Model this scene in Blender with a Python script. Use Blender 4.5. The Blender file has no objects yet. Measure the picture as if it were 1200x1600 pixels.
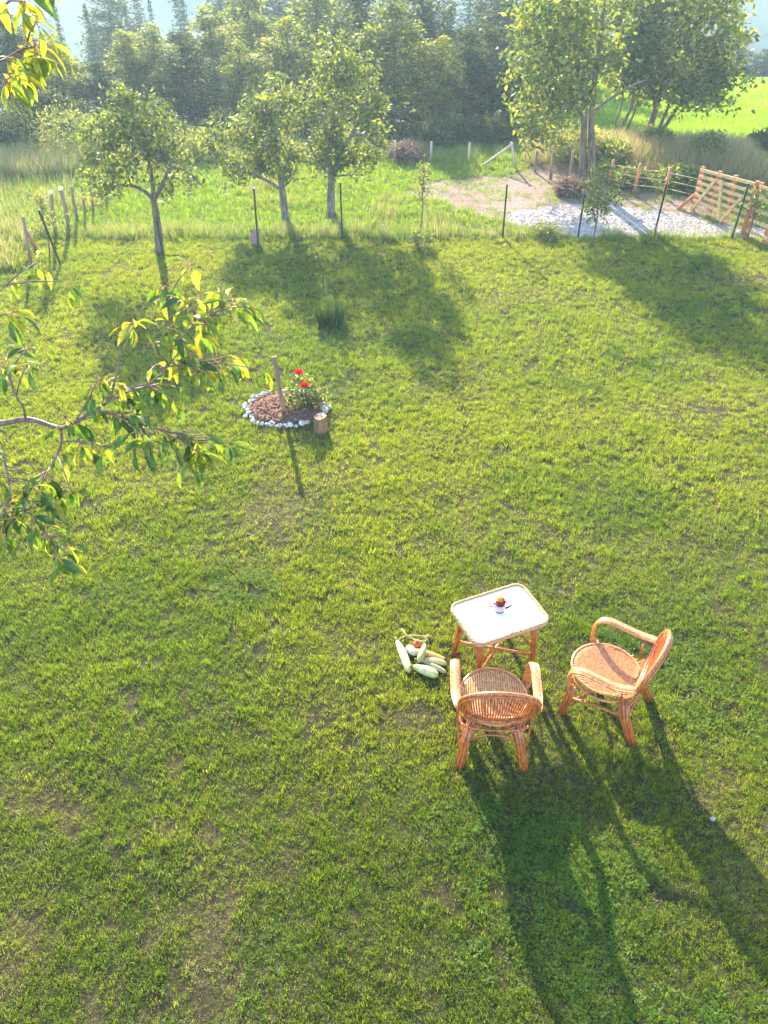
import bpy, math, random
import numpy as np
from mathutils import Vector, Matrix, Quaternion
random.seed(7); RNG = np.random.default_rng(11)
S = bpy.context.scene
COL = S.collection
# ------------------------------------------------------------------ camera, sky, sun, exposure
CH, PITCH, F = 5.0, math.radians(39), 1200.0
cs, sn = math.cos(PITCH), math.sin(PITCH)
cam = bpy.data.objects.new('camera', bpy.data.cameras.new('camera')); COL.objects.link(cam)
cam.location = (0, 0, CH); cam.rotation_euler = (math.pi/2-PITCH, 0, 0)
cam.data.sensor_fit = 'VERTICAL'; cam.data.sensor_height = 24; cam.data.lens = 24*F/1600
cam.data.clip_start = .05; cam.data.clip_end = 2000
S.camera = cam
SUN_EL, SUN_AZ = math.radians(24.5), math.radians(-14)      # azimuth measured from +Y towards +X
SD = Vector((math.sin(SUN_AZ)*math.cos(SUN_EL), math.cos(SUN_AZ)*math.cos(SUN_EL), math.sin(SUN_EL)))
w = bpy.data.worlds.new('World'); S.world = w; w.use_nodes = True
nt = w.node_tree; bg = nt.nodes['Background']
sky = nt.nodes.new('ShaderNodeTexSky'); sky.sky_type = 'NISHITA'; sky.sun_disc = False
sky.sun_elevation = SUN_EL; sky.sun_rotation = SUN_AZ % (2*math.pi); sky.altitude = 600; sky.dust_density = 1.0
nt.links.new(sky.outputs[0], bg.inputs[0]); bg.inputs[1].default_value = .15
sl = bpy.data.lights.new('sun', 'SUN'); sl.energy = 4.0; sl.angle = math.radians(.9); sl.color = (1, .86, .66)
so = bpy.data.objects.new('sun', sl); COL.objects.link(so); so.rotation_euler = (-SD).to_track_quat('-Z', 'Y').to_euler()
S.view_settings.view_transform = 'Standard'; S.view_settings.look = 'None'
S.view_settings.exposure = 2.52; S.view_settings.gamma = 1
S.render.engine = 'CYCLES'
S.cycles.max_bounces = 6; S.cycles.diffuse_bounces = 3; S.cycles.glossy_bounces = 2; S.cycles.transmission_bounces = 4; S.cycles.volume_bounces = 0
HAZE = .0017

# ------------------------------------------------------------------ helpers
def at(px, py, z=0.0):
    u, v = (px-600)/F, (800-py)/F
    d = (u, cs+v*sn, -sn+v*cs); t = (z-CH)/d[2]
    return Vector((d[0]*t, d[1]*t, z))
def ray(px, py, dist):
    u, v = (px-600)/F, (800-py)/F
    d = Vector((u, cs+v*sn, -sn+v*cs)).normalized()
    return Vector((0, 0, CH))+d*dist
def atY(px, py, Y):
    u, v = (px-600)/F, (800-py)/F
    t = Y/(cs+v*sn)
    return Vector((u*t, Y, CH+t*(-sn+v*cs)))
def ss(a, b, x):
    t = np.clip((np.asarray(x, float)-a)/(b-a), 0, 1); return t*t*(3-2*t)
# value noise
_tab = RNG.random((256, 256))
def vn(x, y):
    x = np.asarray(x, float); y = np.asarray(y, float)
    xi = np.floor(x).astype(int); yi = np.floor(y).astype(int); fx = x-xi; fy = y-yi
    fx = fx*fx*(3-2*fx); fy = fy*fy*(3-2*fy)
    g = lambda a, b: _tab[a % 256, b % 256]
    return (g(xi, yi)*(1-fx)+g(xi+1, yi)*fx)*(1-fy)+(g(xi, yi+1)*(1-fx)+g(xi+1, yi+1)*fx)*fy
def fbm(x, y, o=4, ox=0):
    s = 0; a = .5; t = 0
    for i in range(o):
        s = s+a*vn(np.asarray(x)*2**i+17*i+ox, np.asarray(y)*2**i+31*i+ox); t += a; a *= .55
    return s/t
def bank(x, y):      # the overgrown bank behind the gravel
    x = np.asarray(x, float); y = np.asarray(y, float)
    cx, cy = 6.6, 19.3
    ux = (x-cx)*.97+(y-cy)*-.2; uy = (x-cx)*.2+(y-cy)*.97
    return np.exp(-((ux/2.7)**4+(uy/1.25)**4))
def H(x, y):
    x = np.asarray(x, float); y = np.asarray(y, float)
    z = .05*(fbm(x*.5, y*.5)-.5)*ss(-1, 3, y)+.045*(fbm(x*2.7, y*2.7, 3, 8)-.5)*ss(15, 14, y)
    z = z+.26*(bank(x, y)*(.6+.8*fbm(x, y, 3, 5)))
    right = ss(2.5, 6.5, x-(y-20)*.05)
    d = np.maximum(y-20.0, 0)
    zl = -.17*d*ss(0, 5, d)
    zr = -.045*np.maximum(y-22, 0)-.16*np.maximum(y-31, 0)*ss(31, 40, y)
    z = z+np.where(y < 20, 0, zl*(1-right)+zr*right)
    r = np.hypot(x*.6, y)
    far = -21+ss(85, 235, r)*31+(fbm(x*.03, y*.03, 4)-.5)*7*ss(60, 120, r)
    k = ss(45, 95, r)
    z = z*(1-k)+far*k
    return z
def h(x, y): return float(H(x, y))
def G(px, py):
    p = at(px, py); return Vector((p.x, p.y, h(p.x, p.y)))

class MB:
    def __init__(s): s.v = []; s.f = []; s.m = []; s.c = []
    def add(s, vs, fs, m=0):
        o = len(s.v); s.v += [tuple(p) for p in vs]; s.f += [tuple(i+o for i in q) for q in fs]; s.m += [m]*len(fs)
    def tube(s, pts, r, n=6, m=0, cap=True, flat=1.0, up=None):
        pts = [Vector(p) for p in pts]; k = len(pts)
        rs = r if hasattr(r, '__len__') else [r]*k
        T0 = (pts[1]-pts[0]).normalized()
        N = Vector(up) if up else (Vector((0, 0, 1)) if abs(T0.z) < .9 else Vector((1, 0, 0)))
        vs = []
        for i, p in enumerate(pts):
            T = (pts[min(i+1, k-1)]-pts[max(i-1, 0)])
            T = T.normalized() if T.length > 1e-9 else T0
            N = (N-T*N.dot(T)); N = N.normalized() if N.length > 1e-6 else T.orthogonal().normalized()
            B = T.cross(N)
            for j in range(n):
                a = 2*math.pi*j/n
                vs.append(p+N*(math.cos(a)*rs[i]*flat)+B*(math.sin(a)*rs[i]))
        fs = [(i*n+j, i*n+(j+1) % n, (i+1)*n+(j+1) % n, (i+1)*n+j) for i in range(k-1) for j in range(n)]
        if cap: fs += [tuple(range(n))[::-1], tuple((k-1)*n+j for j in range(n))]
        s.add(vs, fs, m)
    def ring(s, pts, r, n=6, m=0):
        pts = [Vector(p) for p in pts]; k = len(pts); c = sum(pts, Vector())/k; vs = []
        nor = (pts[0]-c).cross(pts[k//4]-c).normalized()
        for i, p in enumerate(pts):
            T = (pts[(i+1) % k]-pts[i-1]).normalized(); B = T.cross(nor).normalized(); N = B.cross(T)
            for j in range(n):
                a = 2*math.pi*j/n; vs.append(p+N*math.cos(a)*r+B*math.sin(a)*r)
        s.add(vs, [(i*n+j, i*n+(j+1) % n, ((i+1) % k)*n+(j+1) % n, ((i+1) % k)*n+j) for i in range(k) for j in range(n)], m)
    def box(s, c, size, rot=None, m=0):
        c = Vector(c); x, y, z = [q/2 for q in size]
        vs = [Vector((a*x, b*y, d*z)) for a in (-1, 1) for b in (-1, 1) for d in (-1, 1)]
        if rot is not None: vs = [rot @ q for q in vs]
        s.add([c+q for q in vs], [(0, 1, 3, 2), (4, 6, 7, 5), (0, 4, 5, 1), (2, 3, 7, 6), (0, 2, 6, 4), (1, 5, 7, 3)], m)
    def lathe(s, prof, n=16, m=0, M=None):
        M = M or Matrix(); vs = []; k = len(prof)
        for r, z in prof:
            for j in range(n):
                a = 2*math.pi*j/n; vs.append(M @ Vector((r*math.cos(a), r*math.sin(a), z)))
        s.add(vs, [(i*n+j, i*n+(j+1) % n, (i+1)*n+(j+1) % n, (i+1)*n+j) for i in range(k-1) for j in range(n)]+[tuple(range(n))[::-1], tuple((k-1)*n+j for j in range(n))], m)
    def blob(s, c, r, n=8, k=6, jit=.15, m=0):
        c = Vector(c); vs = []
        r = r if hasattr(r, '__len__') else (r, r, r)
        for i in range(k+1):
            t = math.pi*i/k
            for j in range(n):
                a = 2*math.pi*j/n; q = 1+random.uniform(-jit, jit)
                vs.append(c+Vector((r[0]*math.sin(t)*math.cos(a)*q, r[1]*math.sin(t)*math.sin(a)*q, r[2]*math.cos(t)*q)))
        s.add(vs, [(i*n+j, (i+1)*n+j, (i+1)*n+(j+1) % n, i*n+(j+1) % n) for i in range(k) for j in range(n)], m)
    def mesh(s, name, mats, smooth=True):
        me = bpy.data.meshes.new(name); me.from_pydata(s.v, [], s.f)
        mats = mats if isinstance(mats, (list, tuple)) else [mats]
        for q in mats: me.materials.append(q)
        if any(s.m): me.polygons.foreach_set('material_index', s.m)
        if smooth: me.polygons.foreach_set('use_smooth', [True]*len(me.polygons))
        me.update(); return me
    def build(s, name, mats, parent=None, smooth=True):
        return link(name, s.mesh(name, mats, smooth), parent)
def link(name, me, parent=None, loc=None):
    o = bpy.data.objects.new(name, me); COL.objects.link(o); o.parent = parent
    if loc is not None: o.location = loc
    return o
def tag(o, label, cat, group=None, kind=None):
    o['label'] = label; o['category'] = cat
    if group: o['group'] = group
    if kind: o['kind'] = kind
    return o
def thing(name, label, cat, loc=(0, 0, 0), rz=0, group=None):
    o = bpy.data.objects.new(name, None); COL.objects.link(o); o.location = loc; o.rotation_euler = (0, 0, rz)
    o.empty_display_size = .1
    return tag(o, label, cat, group)
def copy_thing(o, loc, rz=None, label=None, scale=None):
    r = o.copy(); COL.objects.link(r); r.location = loc
    if rz is not None: r.rotation_euler = (0, 0, rz)
    if scale is not None: r.scale = scale
    if label: r['label'] = label
    for ch in list(o.children):
        c = ch.copy(); COL.objects.link(c); c.parent = r
        for g in list(ch.children):
            d = g.copy(); COL.objects.link(d); d.parent = c
    return r
def npmesh(name, V, faces, mats, attrs=None, smooth=False):
    """V (n,3); faces (m,k) array of equal sized faces; attrs {name:(domain,type,data)}"""
    me = bpy.data.meshes.new(name); V = np.asarray(V, np.float32); Fc = np.asarray(faces, np.int32)
    me.vertices.add(len(V)); me.vertices.foreach_set('co', V.ravel())
    m, k = Fc.shape
    me.loops.add(m*k); me.loops.foreach_set('vertex_index', Fc.ravel())
    me.polygons.add(m); me.polygons.foreach_set('loop_start', np.arange(0, m*k, k, dtype=np.int32))
    if smooth: me.polygons.foreach_set('use_smooth', np.ones(m, bool))
    for q in (mats if isinstance(mats, (list, tuple)) else [mats]): me.materials.append(q)
    me.update(calc_edges=True)
    for an, (dom, typ, data) in (attrs or {}).items():
        a = me.attributes.new(an, typ, dom)
        a.data.foreach_set({'FLOAT': 'value', 'FLOAT_COLOR': 'color', 'FLOAT_VECTOR': 'vector', 'INT': 'value'}[typ], np.asarray(data).ravel())
    return me
def spline(P, n=8):
    P = [Vector(p) for p in P]; Q = [P[0]*2-P[1]]+P+[P[-1]*2-P[-2]]; out = []
    for i in range(1, len(Q)-2):
        a, b, c, d = Q[i-1:i+3]
        for k in range(n):
            t = k/n; out.append(.5*((2*b)+(c-a)*t+(2*a-5*b+4*c-d)*t*t+(3*b-a-3*c+d)*t**3))
    return out+[P[-1]]

# ------------------------------------------------------------------ materials
def mat(name, col, rough=.7, var=.25, scale=20, bump=.0, col2=None, stretch=(1, 1, 1), spec=.3, coat=0, detail=4):
    m = bpy.data.materials.new(name); m.use_nodes = True; n = m.node_tree.nodes; L = m.node_tree.links
    b = n['Principled BSDF']; b.inputs['Roughness'].default_value = rough; b.inputs['Specular IOR Level'].default_value = spec
    if coat: b.inputs['Coat Weight'].default_value = coat; b.inputs['Coat Roughness'].default_value = .2
    tc = n.new('ShaderNodeTexCoord'); mp = n.new('ShaderNodeMapping'); mp.inputs['Scale'].default_value = stretch
    nz = n.new('ShaderNodeTexNoise'); nz.inputs['Scale'].default_value = scale; nz.inputs['Detail'].default_value = detail
    L.new(tc.outputs['Object'], mp.inputs[0]); L.new(mp.outputs[0], nz.inputs['Vector'])
    r = n.new('ShaderNodeValToRGB'); c2 = col2 or tuple(c*(1-var) for c in col); c1 = tuple(min(1, c*(1+var*.6)) for c in col)
    r.color_ramp.elements[0].color = (*c2, 1); r.color_ramp.elements[1].color = (*c1, 1)
    r.color_ramp.elements[0].position = .35; r.color_ramp.elements[1].position = .65
    L.new(nz.outputs[0], r.inputs[0]); L.new(r.outputs[0], b.inputs['Base Color'])
    if bump:
        bp = n.new('ShaderNodeBump'); bp.inputs['Strength'].default_value = bump; bp.inputs['Distance'].default_value = .01
        L.new(nz.outputs[0], bp.inputs['Height']); L.new(bp.outputs[0], b.inputs['Normal'])
    return m
def leafmat(name, cols, trans=.5, gloss=.08, attr='v', atype='GEOMETRY', tint=None, grough=.5, tmul=(1.5, 1.35, .55), mottle=0):
    """thin foliage: diffuse + translucent + a little gloss; colour ramp driven by a per-leaf value"""
    m = bpy.data.materials.new(name); m.use_nodes = True; n = m.node_tree.nodes; L = m.node_tree.links
    for q in list(n): n.remove(q)
    out = n.new('ShaderNodeOutputMaterial')
    a = n.new('ShaderNodeAttribute'); a.attribute_type = atype; a.attribute_name = attr
    r = n.new('ShaderNodeValToRGB'); cr = r.color_ramp
    while len(cr.elements) < len(cols): cr.elements.new(.5)
    for i, c in enumerate(cols): cr.elements[i].position = i/(len(cols)-1); cr.elements[i].color = (*c, 1)
    L.new(a.outputs['Fac'], r.inputs[0]); colo = r.outputs[0]
    if mottle:
        tc = n.new('ShaderNodeTexCoord'); nz = n.new('ShaderNodeTexNoise'); nz.inputs['Scale'].default_value = mottle; nz.inputs['Detail'].default_value = 5
        rr = n.new('ShaderNodeValToRGB'); rr.color_ramp.elements[0].position = .36; rr.color_ramp.elements[0].color = (.55, .42, .3, 1); rr.color_ramp.elements[1].position = .52; rr.color_ramp.elements[1].color = (1.15, 1.1, 1.1, 1)
        m0 = n.new('ShaderNodeMix'); m0.data_type = 'RGBA'; m0.blend_type = 'MULTIPLY'; m0.inputs[0].default_value = 1
        L.new(tc.outputs['Object'], nz.inputs[0]); L.new(nz.outputs[0], rr.inputs[0]); L.new(colo, m0.inputs[6]); L.new(rr.outputs[0], m0.inputs[7]); colo = m0.outputs[2]
    if tint:
        t = n.new('ShaderNodeAttribute'); t.attribute_type = 'INSTANCER'; t.attribute_name = tint
        mx = n.new('ShaderNodeMix'); mx.data_type = 'RGBA'; mx.blend_type = 'MULTIPLY'; mx.inputs[0].default_value = 1
        L.new(colo, mx.inputs[6]); L.new(t.outputs['Color'], mx.inputs[7]); colo = mx.outputs[2]
    d = n.new('ShaderNodeBsdfDiffuse'); tr = n.new('ShaderNodeBsdfTranslucent'); g = n.new('ShaderNodeBsdfGlossy'); g.inputs['Roughness'].default_value = grough
    g.inputs['Color'].default_value = (.9, .95, 1, 1)
    tm = n.new('ShaderNodeMix'); tm.data_type = 'RGBA'; tm.blend_type = 'MULTIPLY'; tm.inputs[0].default_value = 1; tm.inputs[7].default_value = (*tmul, 1)
    L.new(colo, tm.inputs[6]); L.new(tm.outputs[2], tr.inputs[0]); L.new(colo, d.inputs[0])
    m1 = n.new('ShaderNodeMixShader'); m1.inputs[0].default_value = trans; L.new(d.outputs[0], m1.inputs[1]); L.new(tr.outputs[0], m1.inputs[2])
    m2 = n.new('ShaderNodeMixShader'); m2.inputs[0].default_value = gloss*.4; L.new(m1.outputs[0], m2.inputs[1]); L.new(g.outputs[0], m2.inputs[2])
    L.new(m2.outputs[0], out.inputs[0]); return m

M_rattan = mat('rattan', (.48, .135, .028), .36, .4, 60, .2, col2=(.26, .06, .014), stretch=(1, 1, .3), spec=.5, coat=.3)
M_seat = mat('rattan_seat', (.56, .29, .12), .4, .2, 40, .1, col2=(.40, .18, .065), spec=.5, coat=.2)
M_arm = mat('rattan_wrap', (.58, .24, .075), .3, .3, 50, .15, col2=(.40, .13, .03), spec=.6, coat=.4)
M_rim = mat('rattan_cord', (.55, .38, .20), .5, .4, 160, .3, col2=(.25, .14, .06))
M_white = mat('white_laminate', (.93, .83, .73), .6, .03, 8)
M_bark = mat('bark', (.16, .115, .08), .9, .5, 18, .8, stretch=(1, 1, .25), col2=(.08, .06, .045))
M_barkg = mat('grey_bark', (.19, .17, .15), .9, .4, 26, .9, stretch=(1, 1, .25), col2=(.075, .065, .055))
M_wood = mat('weathered_wood', (.27, .18, .115), .85, .4, 30, .5, stretch=(1, 1, .12), col2=(.18, .11, .07))
M_woodl = mat('pale_wood', (.50, .42, .32), .85, .3, 30, .4, stretch=(1, 1, .12))
M_redwood = mat('stained_wood', (.46, .17, .07), .7, .4, 26, .3, stretch=(1, 1, .2), col2=(.28, .09, .04))
M_slat = mat('raw_slat', (.62, .44, .20), .75, .3, 26, .2, col2=(.45, .26, .10))
M_greenm = mat('green_steel', (.012, .035, .022), .4, .2, 10)
M_wire = mat('galvanised_wire', (.16, .17, .16), .5, .2, 20)
M_stone = mat('white_stone', (.44, .40, .37), .9, .4, 25, .6, col2=(.22, .19, .17))
M_edge = mat('edging_stone', (.52, .49, .46), .9, .4, 30, .8, col2=(.17, .15, .14))
M_soil = mat('soil', (.13, .075, .05), .95, .5, 30, 1, col2=(.06, .035, .025))
M_chip = mat('bark_chip', (.30, .14, .09), .9, .5, 12, col2=(.12, .05, .035))
M_stump = mat('stump_side', (.24, .13, .065), .9, .4, 40, .5, stretch=(1, 1, .15), col2=(.12, .06, .03))
M_cut = mat('cut_wood', (.34, .21, .11), .8, .3, 40, .2)
M_leaf = leafmat('fruit_leaf', [(.035, .06, .014), (.075, .115, .02), (.16, .20, .03), (.30, .30, .05)], .58, .12)
M_leafw = leafmat('walnut_leaf', [(.04, .07, .016), (.075, .12, .02), (.17, .215, .03), (.30, .30, .05)], .58, .08)
M_forest = leafmat('forest_leaf', [(.018, .032, .010), (.034, .055, .015), (.075, .10, .02), (.17, .18, .035)], .42, .05)
M_forest2 = leafmat('pale_forest_leaf', [(.04, .065, .016), (.095, .135, .024), (.20, .235, .035), (.36, .35, .06)], .56, .06)
M_conif = leafmat('conifer_needles', [(.012, .03, .014), (.02, .045, .02), (.035, .06, .025), (.05, .075, .03)], .25, .03)
M_weed = leafmat('weed_leaf', [(.06, .10, .025), (.12, .17, .04), (.22, .23, .07), (.32, .29, .12)], .5, .05)
M_dry = leafmat('dry_brush', [(.16, .10, .07), (.25, .17, .12), (.34, .25, .18)], .3, .03, tmul=(1.1, 1, .8))
M_grass = leafmat('lawn_blade', [(.05, .125, .010), (.085, .185, .013), (.14, .235, .018), (.21, .25, .035)], .66, .07, tint='tint')
M_straw = leafmat('straw_blade', [(.17, .16, .085), (.25, .23, .14), (.34, .29, .20)], .4, .04, tint='tint', tmul=(1.15, 1.08, .85))
M_clover = leafmat('clover_leaf', [(.05, .12, .018), (.09, .18, .025), (.14, .23, .03)], .5, .02, tint='tint')
M_cherry = [leafmat('cherry_leaf_a', [(.08, .17, .025), (.08, .17, .025)], .5, .05, grough=.45, mottle=45),
            leafmat('cherry_leaf_b', [(.15, .24, .03), (.15, .24, .03)], .55, .05, grough=.45, mottle=45),
            leafmat('cherry_leaf_c', [(.27, .31, .04), (.27, .31, .04)], .55, .05, grough=.45, mottle=45),
            leafmat('cherry_leaf_d', [(.05, .11, .03), (.05, .11, .03)], .4, .05, grough=.45, mottle=45)]
M_twig = mat('cherry_bark', (.20, .13, .11), .55, .4, 40, .3, col2=(.10, .06, .05))
M_petiole = mat('petiole', (.42, .20, .08), .6, .3, 40)

def ground_mat():
    m = bpy.data.materials.new('earth_and_thatch'); m.use_nodes = True; n = m.node_tree.nodes; L = m.node_tree.links
    b = n['Principled BSDF']; b.inputs['Roughness'].default_value = .95; b.inputs['Specular IOR Level'].default_value = .1
    a = n.new('ShaderNodeAttribute'); a.attribute_name = 'gcol'
    tc = n.new('ShaderNodeTexCoord')
    n1 = n.new('ShaderNodeTexNoise'); n1.inputs['Scale'].default_value = 14; n1.inputs['Detail'].default_value = 8; n1.inputs['Roughness'].default_value = .7
    n2 = n.new('ShaderNodeTexNoise'); n2.inputs['Scale'].default_value = .9; n2.inputs['Detail'].default_value = 8
    L.new(tc.outputs['Object'], n1.inputs[0]); L.new(tc.outputs['Object'], n2.inputs[0])
    mr = n.new('ShaderNodeMapRange'); mr.inputs[1].default_value = .3; mr.inputs[2].default_value = .7; mr.inputs[3].default_value = .5; mr.inputs[4].default_value = 1.5
    mr2 = n.new('ShaderNodeMapRange'); mr2.inputs[1].default_value = .3; mr2.inputs[2].default_value = .7; mr2.inputs[3].default_value = .8; mr2.inputs[4].default_value = 1.2
    L.new(n1.outputs[0], mr.inputs[0]); L.new(n2.outputs[0], mr2.inputs[0])
    mu = n.new('ShaderNodeMath'); mu.operation = 'MULTIPLY'; L.new(mr.outputs[0], mu.inputs[0]); L.new(mr2.outputs[0], mu.inputs[1])
    mx = n.new('ShaderNodeMix'); mx.data_type = 'RGBA'; mx.blend_type = 'MULTIPLY'; mx.inputs[0].default_value = 1
    cb = n.new('ShaderNodeCombineColor')
    for i in range(3): L.new(mu.outputs[0], cb.inputs[i])
    L.new(a.outputs['Color'], mx.inputs[6]); L.new(cb.outputs[0], mx.inputs[7]); L.new(mx.outputs[2], b.inputs['Base Color'])
    bp = n.new('ShaderNodeBump'); bp.inputs['Strength'].default_value = .8; bp.inputs['Distance'].default_value = .03
    L.new(n1.outputs[0], bp.inputs['Height']); L.new(bp.outputs[0], b.inputs['Normal'])
    return m

# ------------------------------------------------------------------ ground regions
def poly_mask(pts, x, y, soft=0):
    x = np.asarray(x, float); y = np.asarray(y, float); ins = np.zeros(x.shape, bool); n = len(pts)
    for i in range(n):
        x1, y1 = pts[i]; x2, y2 = pts[(i+1) % n]
        c = ((y1 > y) != (y2 > y)) & (x < (x2-x1)*(y-y1)/((y2-y1) or 1e-9)+x1); ins ^= c
    return ins
GRAVEL = [tuple(at(*p)[:2]) for p in ((795, 356), (790, 338), (835, 321), (935, 318), (1010, 326), (1080, 330), (1108, 345), (1230, 362), (1400, 372), (1400, 400), (1230, 381), (1150, 372), (1040, 367), (900, 366))]
DIRT = [tuple(at(*p)[:2]) for p in ((625, 300), (650, 283), (720, 276), (800, 270), (870, 262), (960, 272), (1010, 300), (1120, 318), (1110, 338), (1000, 330), (860, 326), (820, 345), (800, 352), (740, 330), (700, 318))]
def regions(x, y):
    jx = x+(fbm(x*1.1, y*1.1, 3, 3)-.5)*.9; jy = y+(fbm(x*1.1, y*1.1, 3, 9)-.5)*.7
    grav = poly_mask(GRAVEL, jx, jy); dirt = poly_mask(DIRT, jx, jy)
    lawn = y < 14.2+.12*x*0+.25*(fbm(x*.8, y*.2, 2)-.5)
    leftout = (x < -6.3-(y-13)*.10) & (y > 12.6)
    field = ((x > 4.2+(y-20)*.02) & (y > 20.9)) | ((x > 8.6) & (y > 17.6+.5*(fbm(x*.9, y*.9, 3)-.5)))
    return grav & ~lawn, dirt & ~lawn, lawn & ~leftout, leftout, field
FBC = G(448, 640); FBC = Vector((FBC.x, FBC.y, 0))
def inbed(x, y, k=1.0): return (((x-FBC.x)/(.50*k))**2+((y-FBC.y)/(.40*k))**2) < 1
def axis(a, fine0, fine1, b, step, g):
    v = [fine0]
    while v[-1] < fine1: v.append(v[-1]+step)
    s = step
    while v[-1] < b: s *= g; v.append(v[-1]+s)
    l = []; s = step; q = fine0
    while q > a: s *= g; q -= s; l.append(q)
    return np.array(l[::-1]+v)
def make_ground():
    X = axis(-170, -10, 12, 170, .13, 1.09); Y = axis(-40, 0, 24, 250, .13, 1.05)
    xx, yy = np.meshgrid(X, Y); zz = H(xx, yy)
    n, m = xx.shape
    V = np.stack([xx.ravel(), yy.ravel(), zz.ravel()], 1)
    idx = np.arange(n*m).reshape(n, m)
    Fc = np.stack([idx[:-1, :-1].ravel(), idx[:-1, 1:].ravel(), idx[1:, 1:].ravel(), idx[1:, :-1].ravel()], 1)
    x, y = V[:, 0], V[:, 1]
    grav, dirt, lawn, lo, field = regions(x, y)
    C = np.tile(np.array([.085, .085, .035]), (len(V), 1))
    nn = fbm(x*.7, y*.7)[:, None]
    C = np.where(lawn[:, None], np.array([.032, .038, .013])*(1-nn)+np.array([.062, .048, .024])*nn, C)
    C = np.where(field[:, None], np.array([.10, .16, .03]), C)
    C = np.where((dirt)[:, None], np.array([.24, .165, .13]), C)
    C = np.where(grav[:, None], np.array([.38, .34, .31]), C)
    r = np.hypot(x, y); fo = ss(22, 26, r)[:, None]*(~field | (y > 40))[:, None]
    C = C*(1-fo)+np.array([.03, .045, .02])*fo
    k = ss(50, 80, r)[:, None]
    pn = (fbm(x*.07, y*.07, 3, 4) > .57)[:, None]
    C = C*(1-k)+k*np.where(pn, np.array([.05, .085, .04]), np.array([.03, .055, .03]))
    C = np.concatenate([C, np.ones((len(C), 1))], 1)
    o = link('ground', npmesh('ground', V, Fc, ground_mat(), {'gcol': ('POINT', 'FLOAT_COLOR', C)}, True))
    tag(o, 'garden soil, track and field rolling down to a hazy wooded valley and hills', 'ground', kind='structure')
make_ground()

# ------------------------------------------------------------------ grass (geometry nodes over computed points)
def blades_mesh(name, n, rad, h0, h1, wd, bend, mats, droop=.3, seg=2, mi=None, heads=0):
    V = []; Fq = []; mm = []; v = []
    for i in range(n):
        a = random.uniform(0, 6.283); r = rad*math.sqrt(random.random()); bx, by = r*math.cos(a), r*math.sin(a)
        hh = random.uniform(h0, h1); dr = a+random.uniform(-1.2, 1.2); L = hh*random.uniform(bend*.4, bend)
        w_ = wd*random.uniform(.7, 1.2); fa = random.uniform(0, 3.14); cx, sx = math.cos(fa)*w_/2, math.sin(fa)*w_/2
        o = len(V); val = random.random()
        for k in range(seg+1):
            t = k/seg; px = bx+math.cos(dr)*L*t*t; py = by+math.sin(dr)*L*t*t; pz = hh*t*(1-droop*t*t*(L/hh))-.006*(k == 0)
            wk = (1-t*.55) if k < seg else .12
            V += [(px-cx*wk, py-sx*wk, pz), (px+cx*wk, py+sx*wk, pz)]
        for k in range(seg): Fq.append((o+2*k, o+2*k+1, o+2*k+3, o+2*k+2)); v.append(val); mm.append(0 if mi is None else mi(i))
    me = npmesh(name, V, Fq, mats, {'v': ('FACE', 'FLOAT', v)})
    me.polygons.foreach_set('material_index', mm); return me
def clover_mesh(name, n, rad, mats):
    V = []; Fq = []; v = []
    for i in range(n):
        a = random.uniform(0, 6.283); r = rad*math.sqrt(random.random()); c = Vector((r*math.cos(a), r*math.sin(a), random.uniform(.015, .045)))
        for q in range(3):
            b = q*2.094+a; d = Vector((math.cos(b), math.sin(b), random.uniform(-.1, .35))); s_ = Vector((-d.y, d.x, 0)); L = random.uniform(.007, .012)
            o = len(V); V += [c, c+d*L*.6+s_*L*.5, c+d*L*1.1, c+d*L*.6-s_*L*.5]; Fq.append((o, o+1, o+2, o+3)); v.append(random.random())
    return npmesh(name, [tuple(p) for p in V], Fq, mats, {'v': ('FACE', 'FLOAT', v)})
def scatter(name, protos, P, rot, scl, idx, tint, label, cat):
    """one object of points, each point instancing one of the little meshes"""
    lib = bpy.data.collections.new(name+'_tufts')
    for i, me in enumerate(protos):
        o = bpy.data.objects.new('%s_%02d' % (name, i), me); lib.objects.link(o)
    me = bpy.data.meshes.new(name); me.vertices.add(len(P)); me.vertices.foreach_set('co', np.asarray(P, np.float32).ravel())
    for an, typ, key, data in (('rot', 'FLOAT_VECTOR', 'vector', rot), ('scl', 'FLOAT_VECTOR', 'vector', scl), ('pick', 'INT', 'value', idx), ('tint', 'FLOAT_COLOR', 'color', tint)):
        a = me.attributes.new(an, typ, 'POINT'); a.data.foreach_set(key, np.asarray(data, np.int32 if typ == 'INT' else np.float32).ravel())
    ob = link(name, me); tag(ob, label, cat, kind='stuff')
    ng = bpy.data.node_groups.new(name, 'GeometryNodeTree')
    ng.interface.new_socket('Geometry', in_out='INPUT', socket_type='NodeSocketGeometry'); ng.interface.new_socket('Geometry', in_out='OUTPUT', socket_type='NodeSocketGeometry')
    N = ng.nodes; L = ng.links; gi = N.new('NodeGroupInput'); go = N.new('NodeGroupOutput')
    ci = N.new('GeometryNodeCollectionInfo'); ci.inputs[0].default_value = lib; ci.inputs[1].default_value = True; ci.inputs[2].default_value = True
    ip = N.new('GeometryNodeInstanceOnPoints'); ip.inputs['Pick Instance'].default_value = True
    def na(nm, t):
        q = N.new('GeometryNodeInputNamedAttribute'); q.data_type = t; q.inputs[0].default_value = nm; return q.outputs[0]
    L.new(gi.outputs[0], ip.inputs['Points']); L.new(ci.outputs[0], ip.inputs['Instance'])
    L.new(na('pick', 'INT'), ip.inputs['Instance Index']); L.new(na('rot', 'FLOAT_VECTOR'), ip.inputs['Rotation']); L.new(na('scl', 'FLOAT_VECTOR'), ip.inputs['Scale'])
    L.new(ip.outputs[0], go.inputs[0])
    md = ob.modifiers.new('grass', 'NODES'); md.node_group = ng
    return ob
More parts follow.
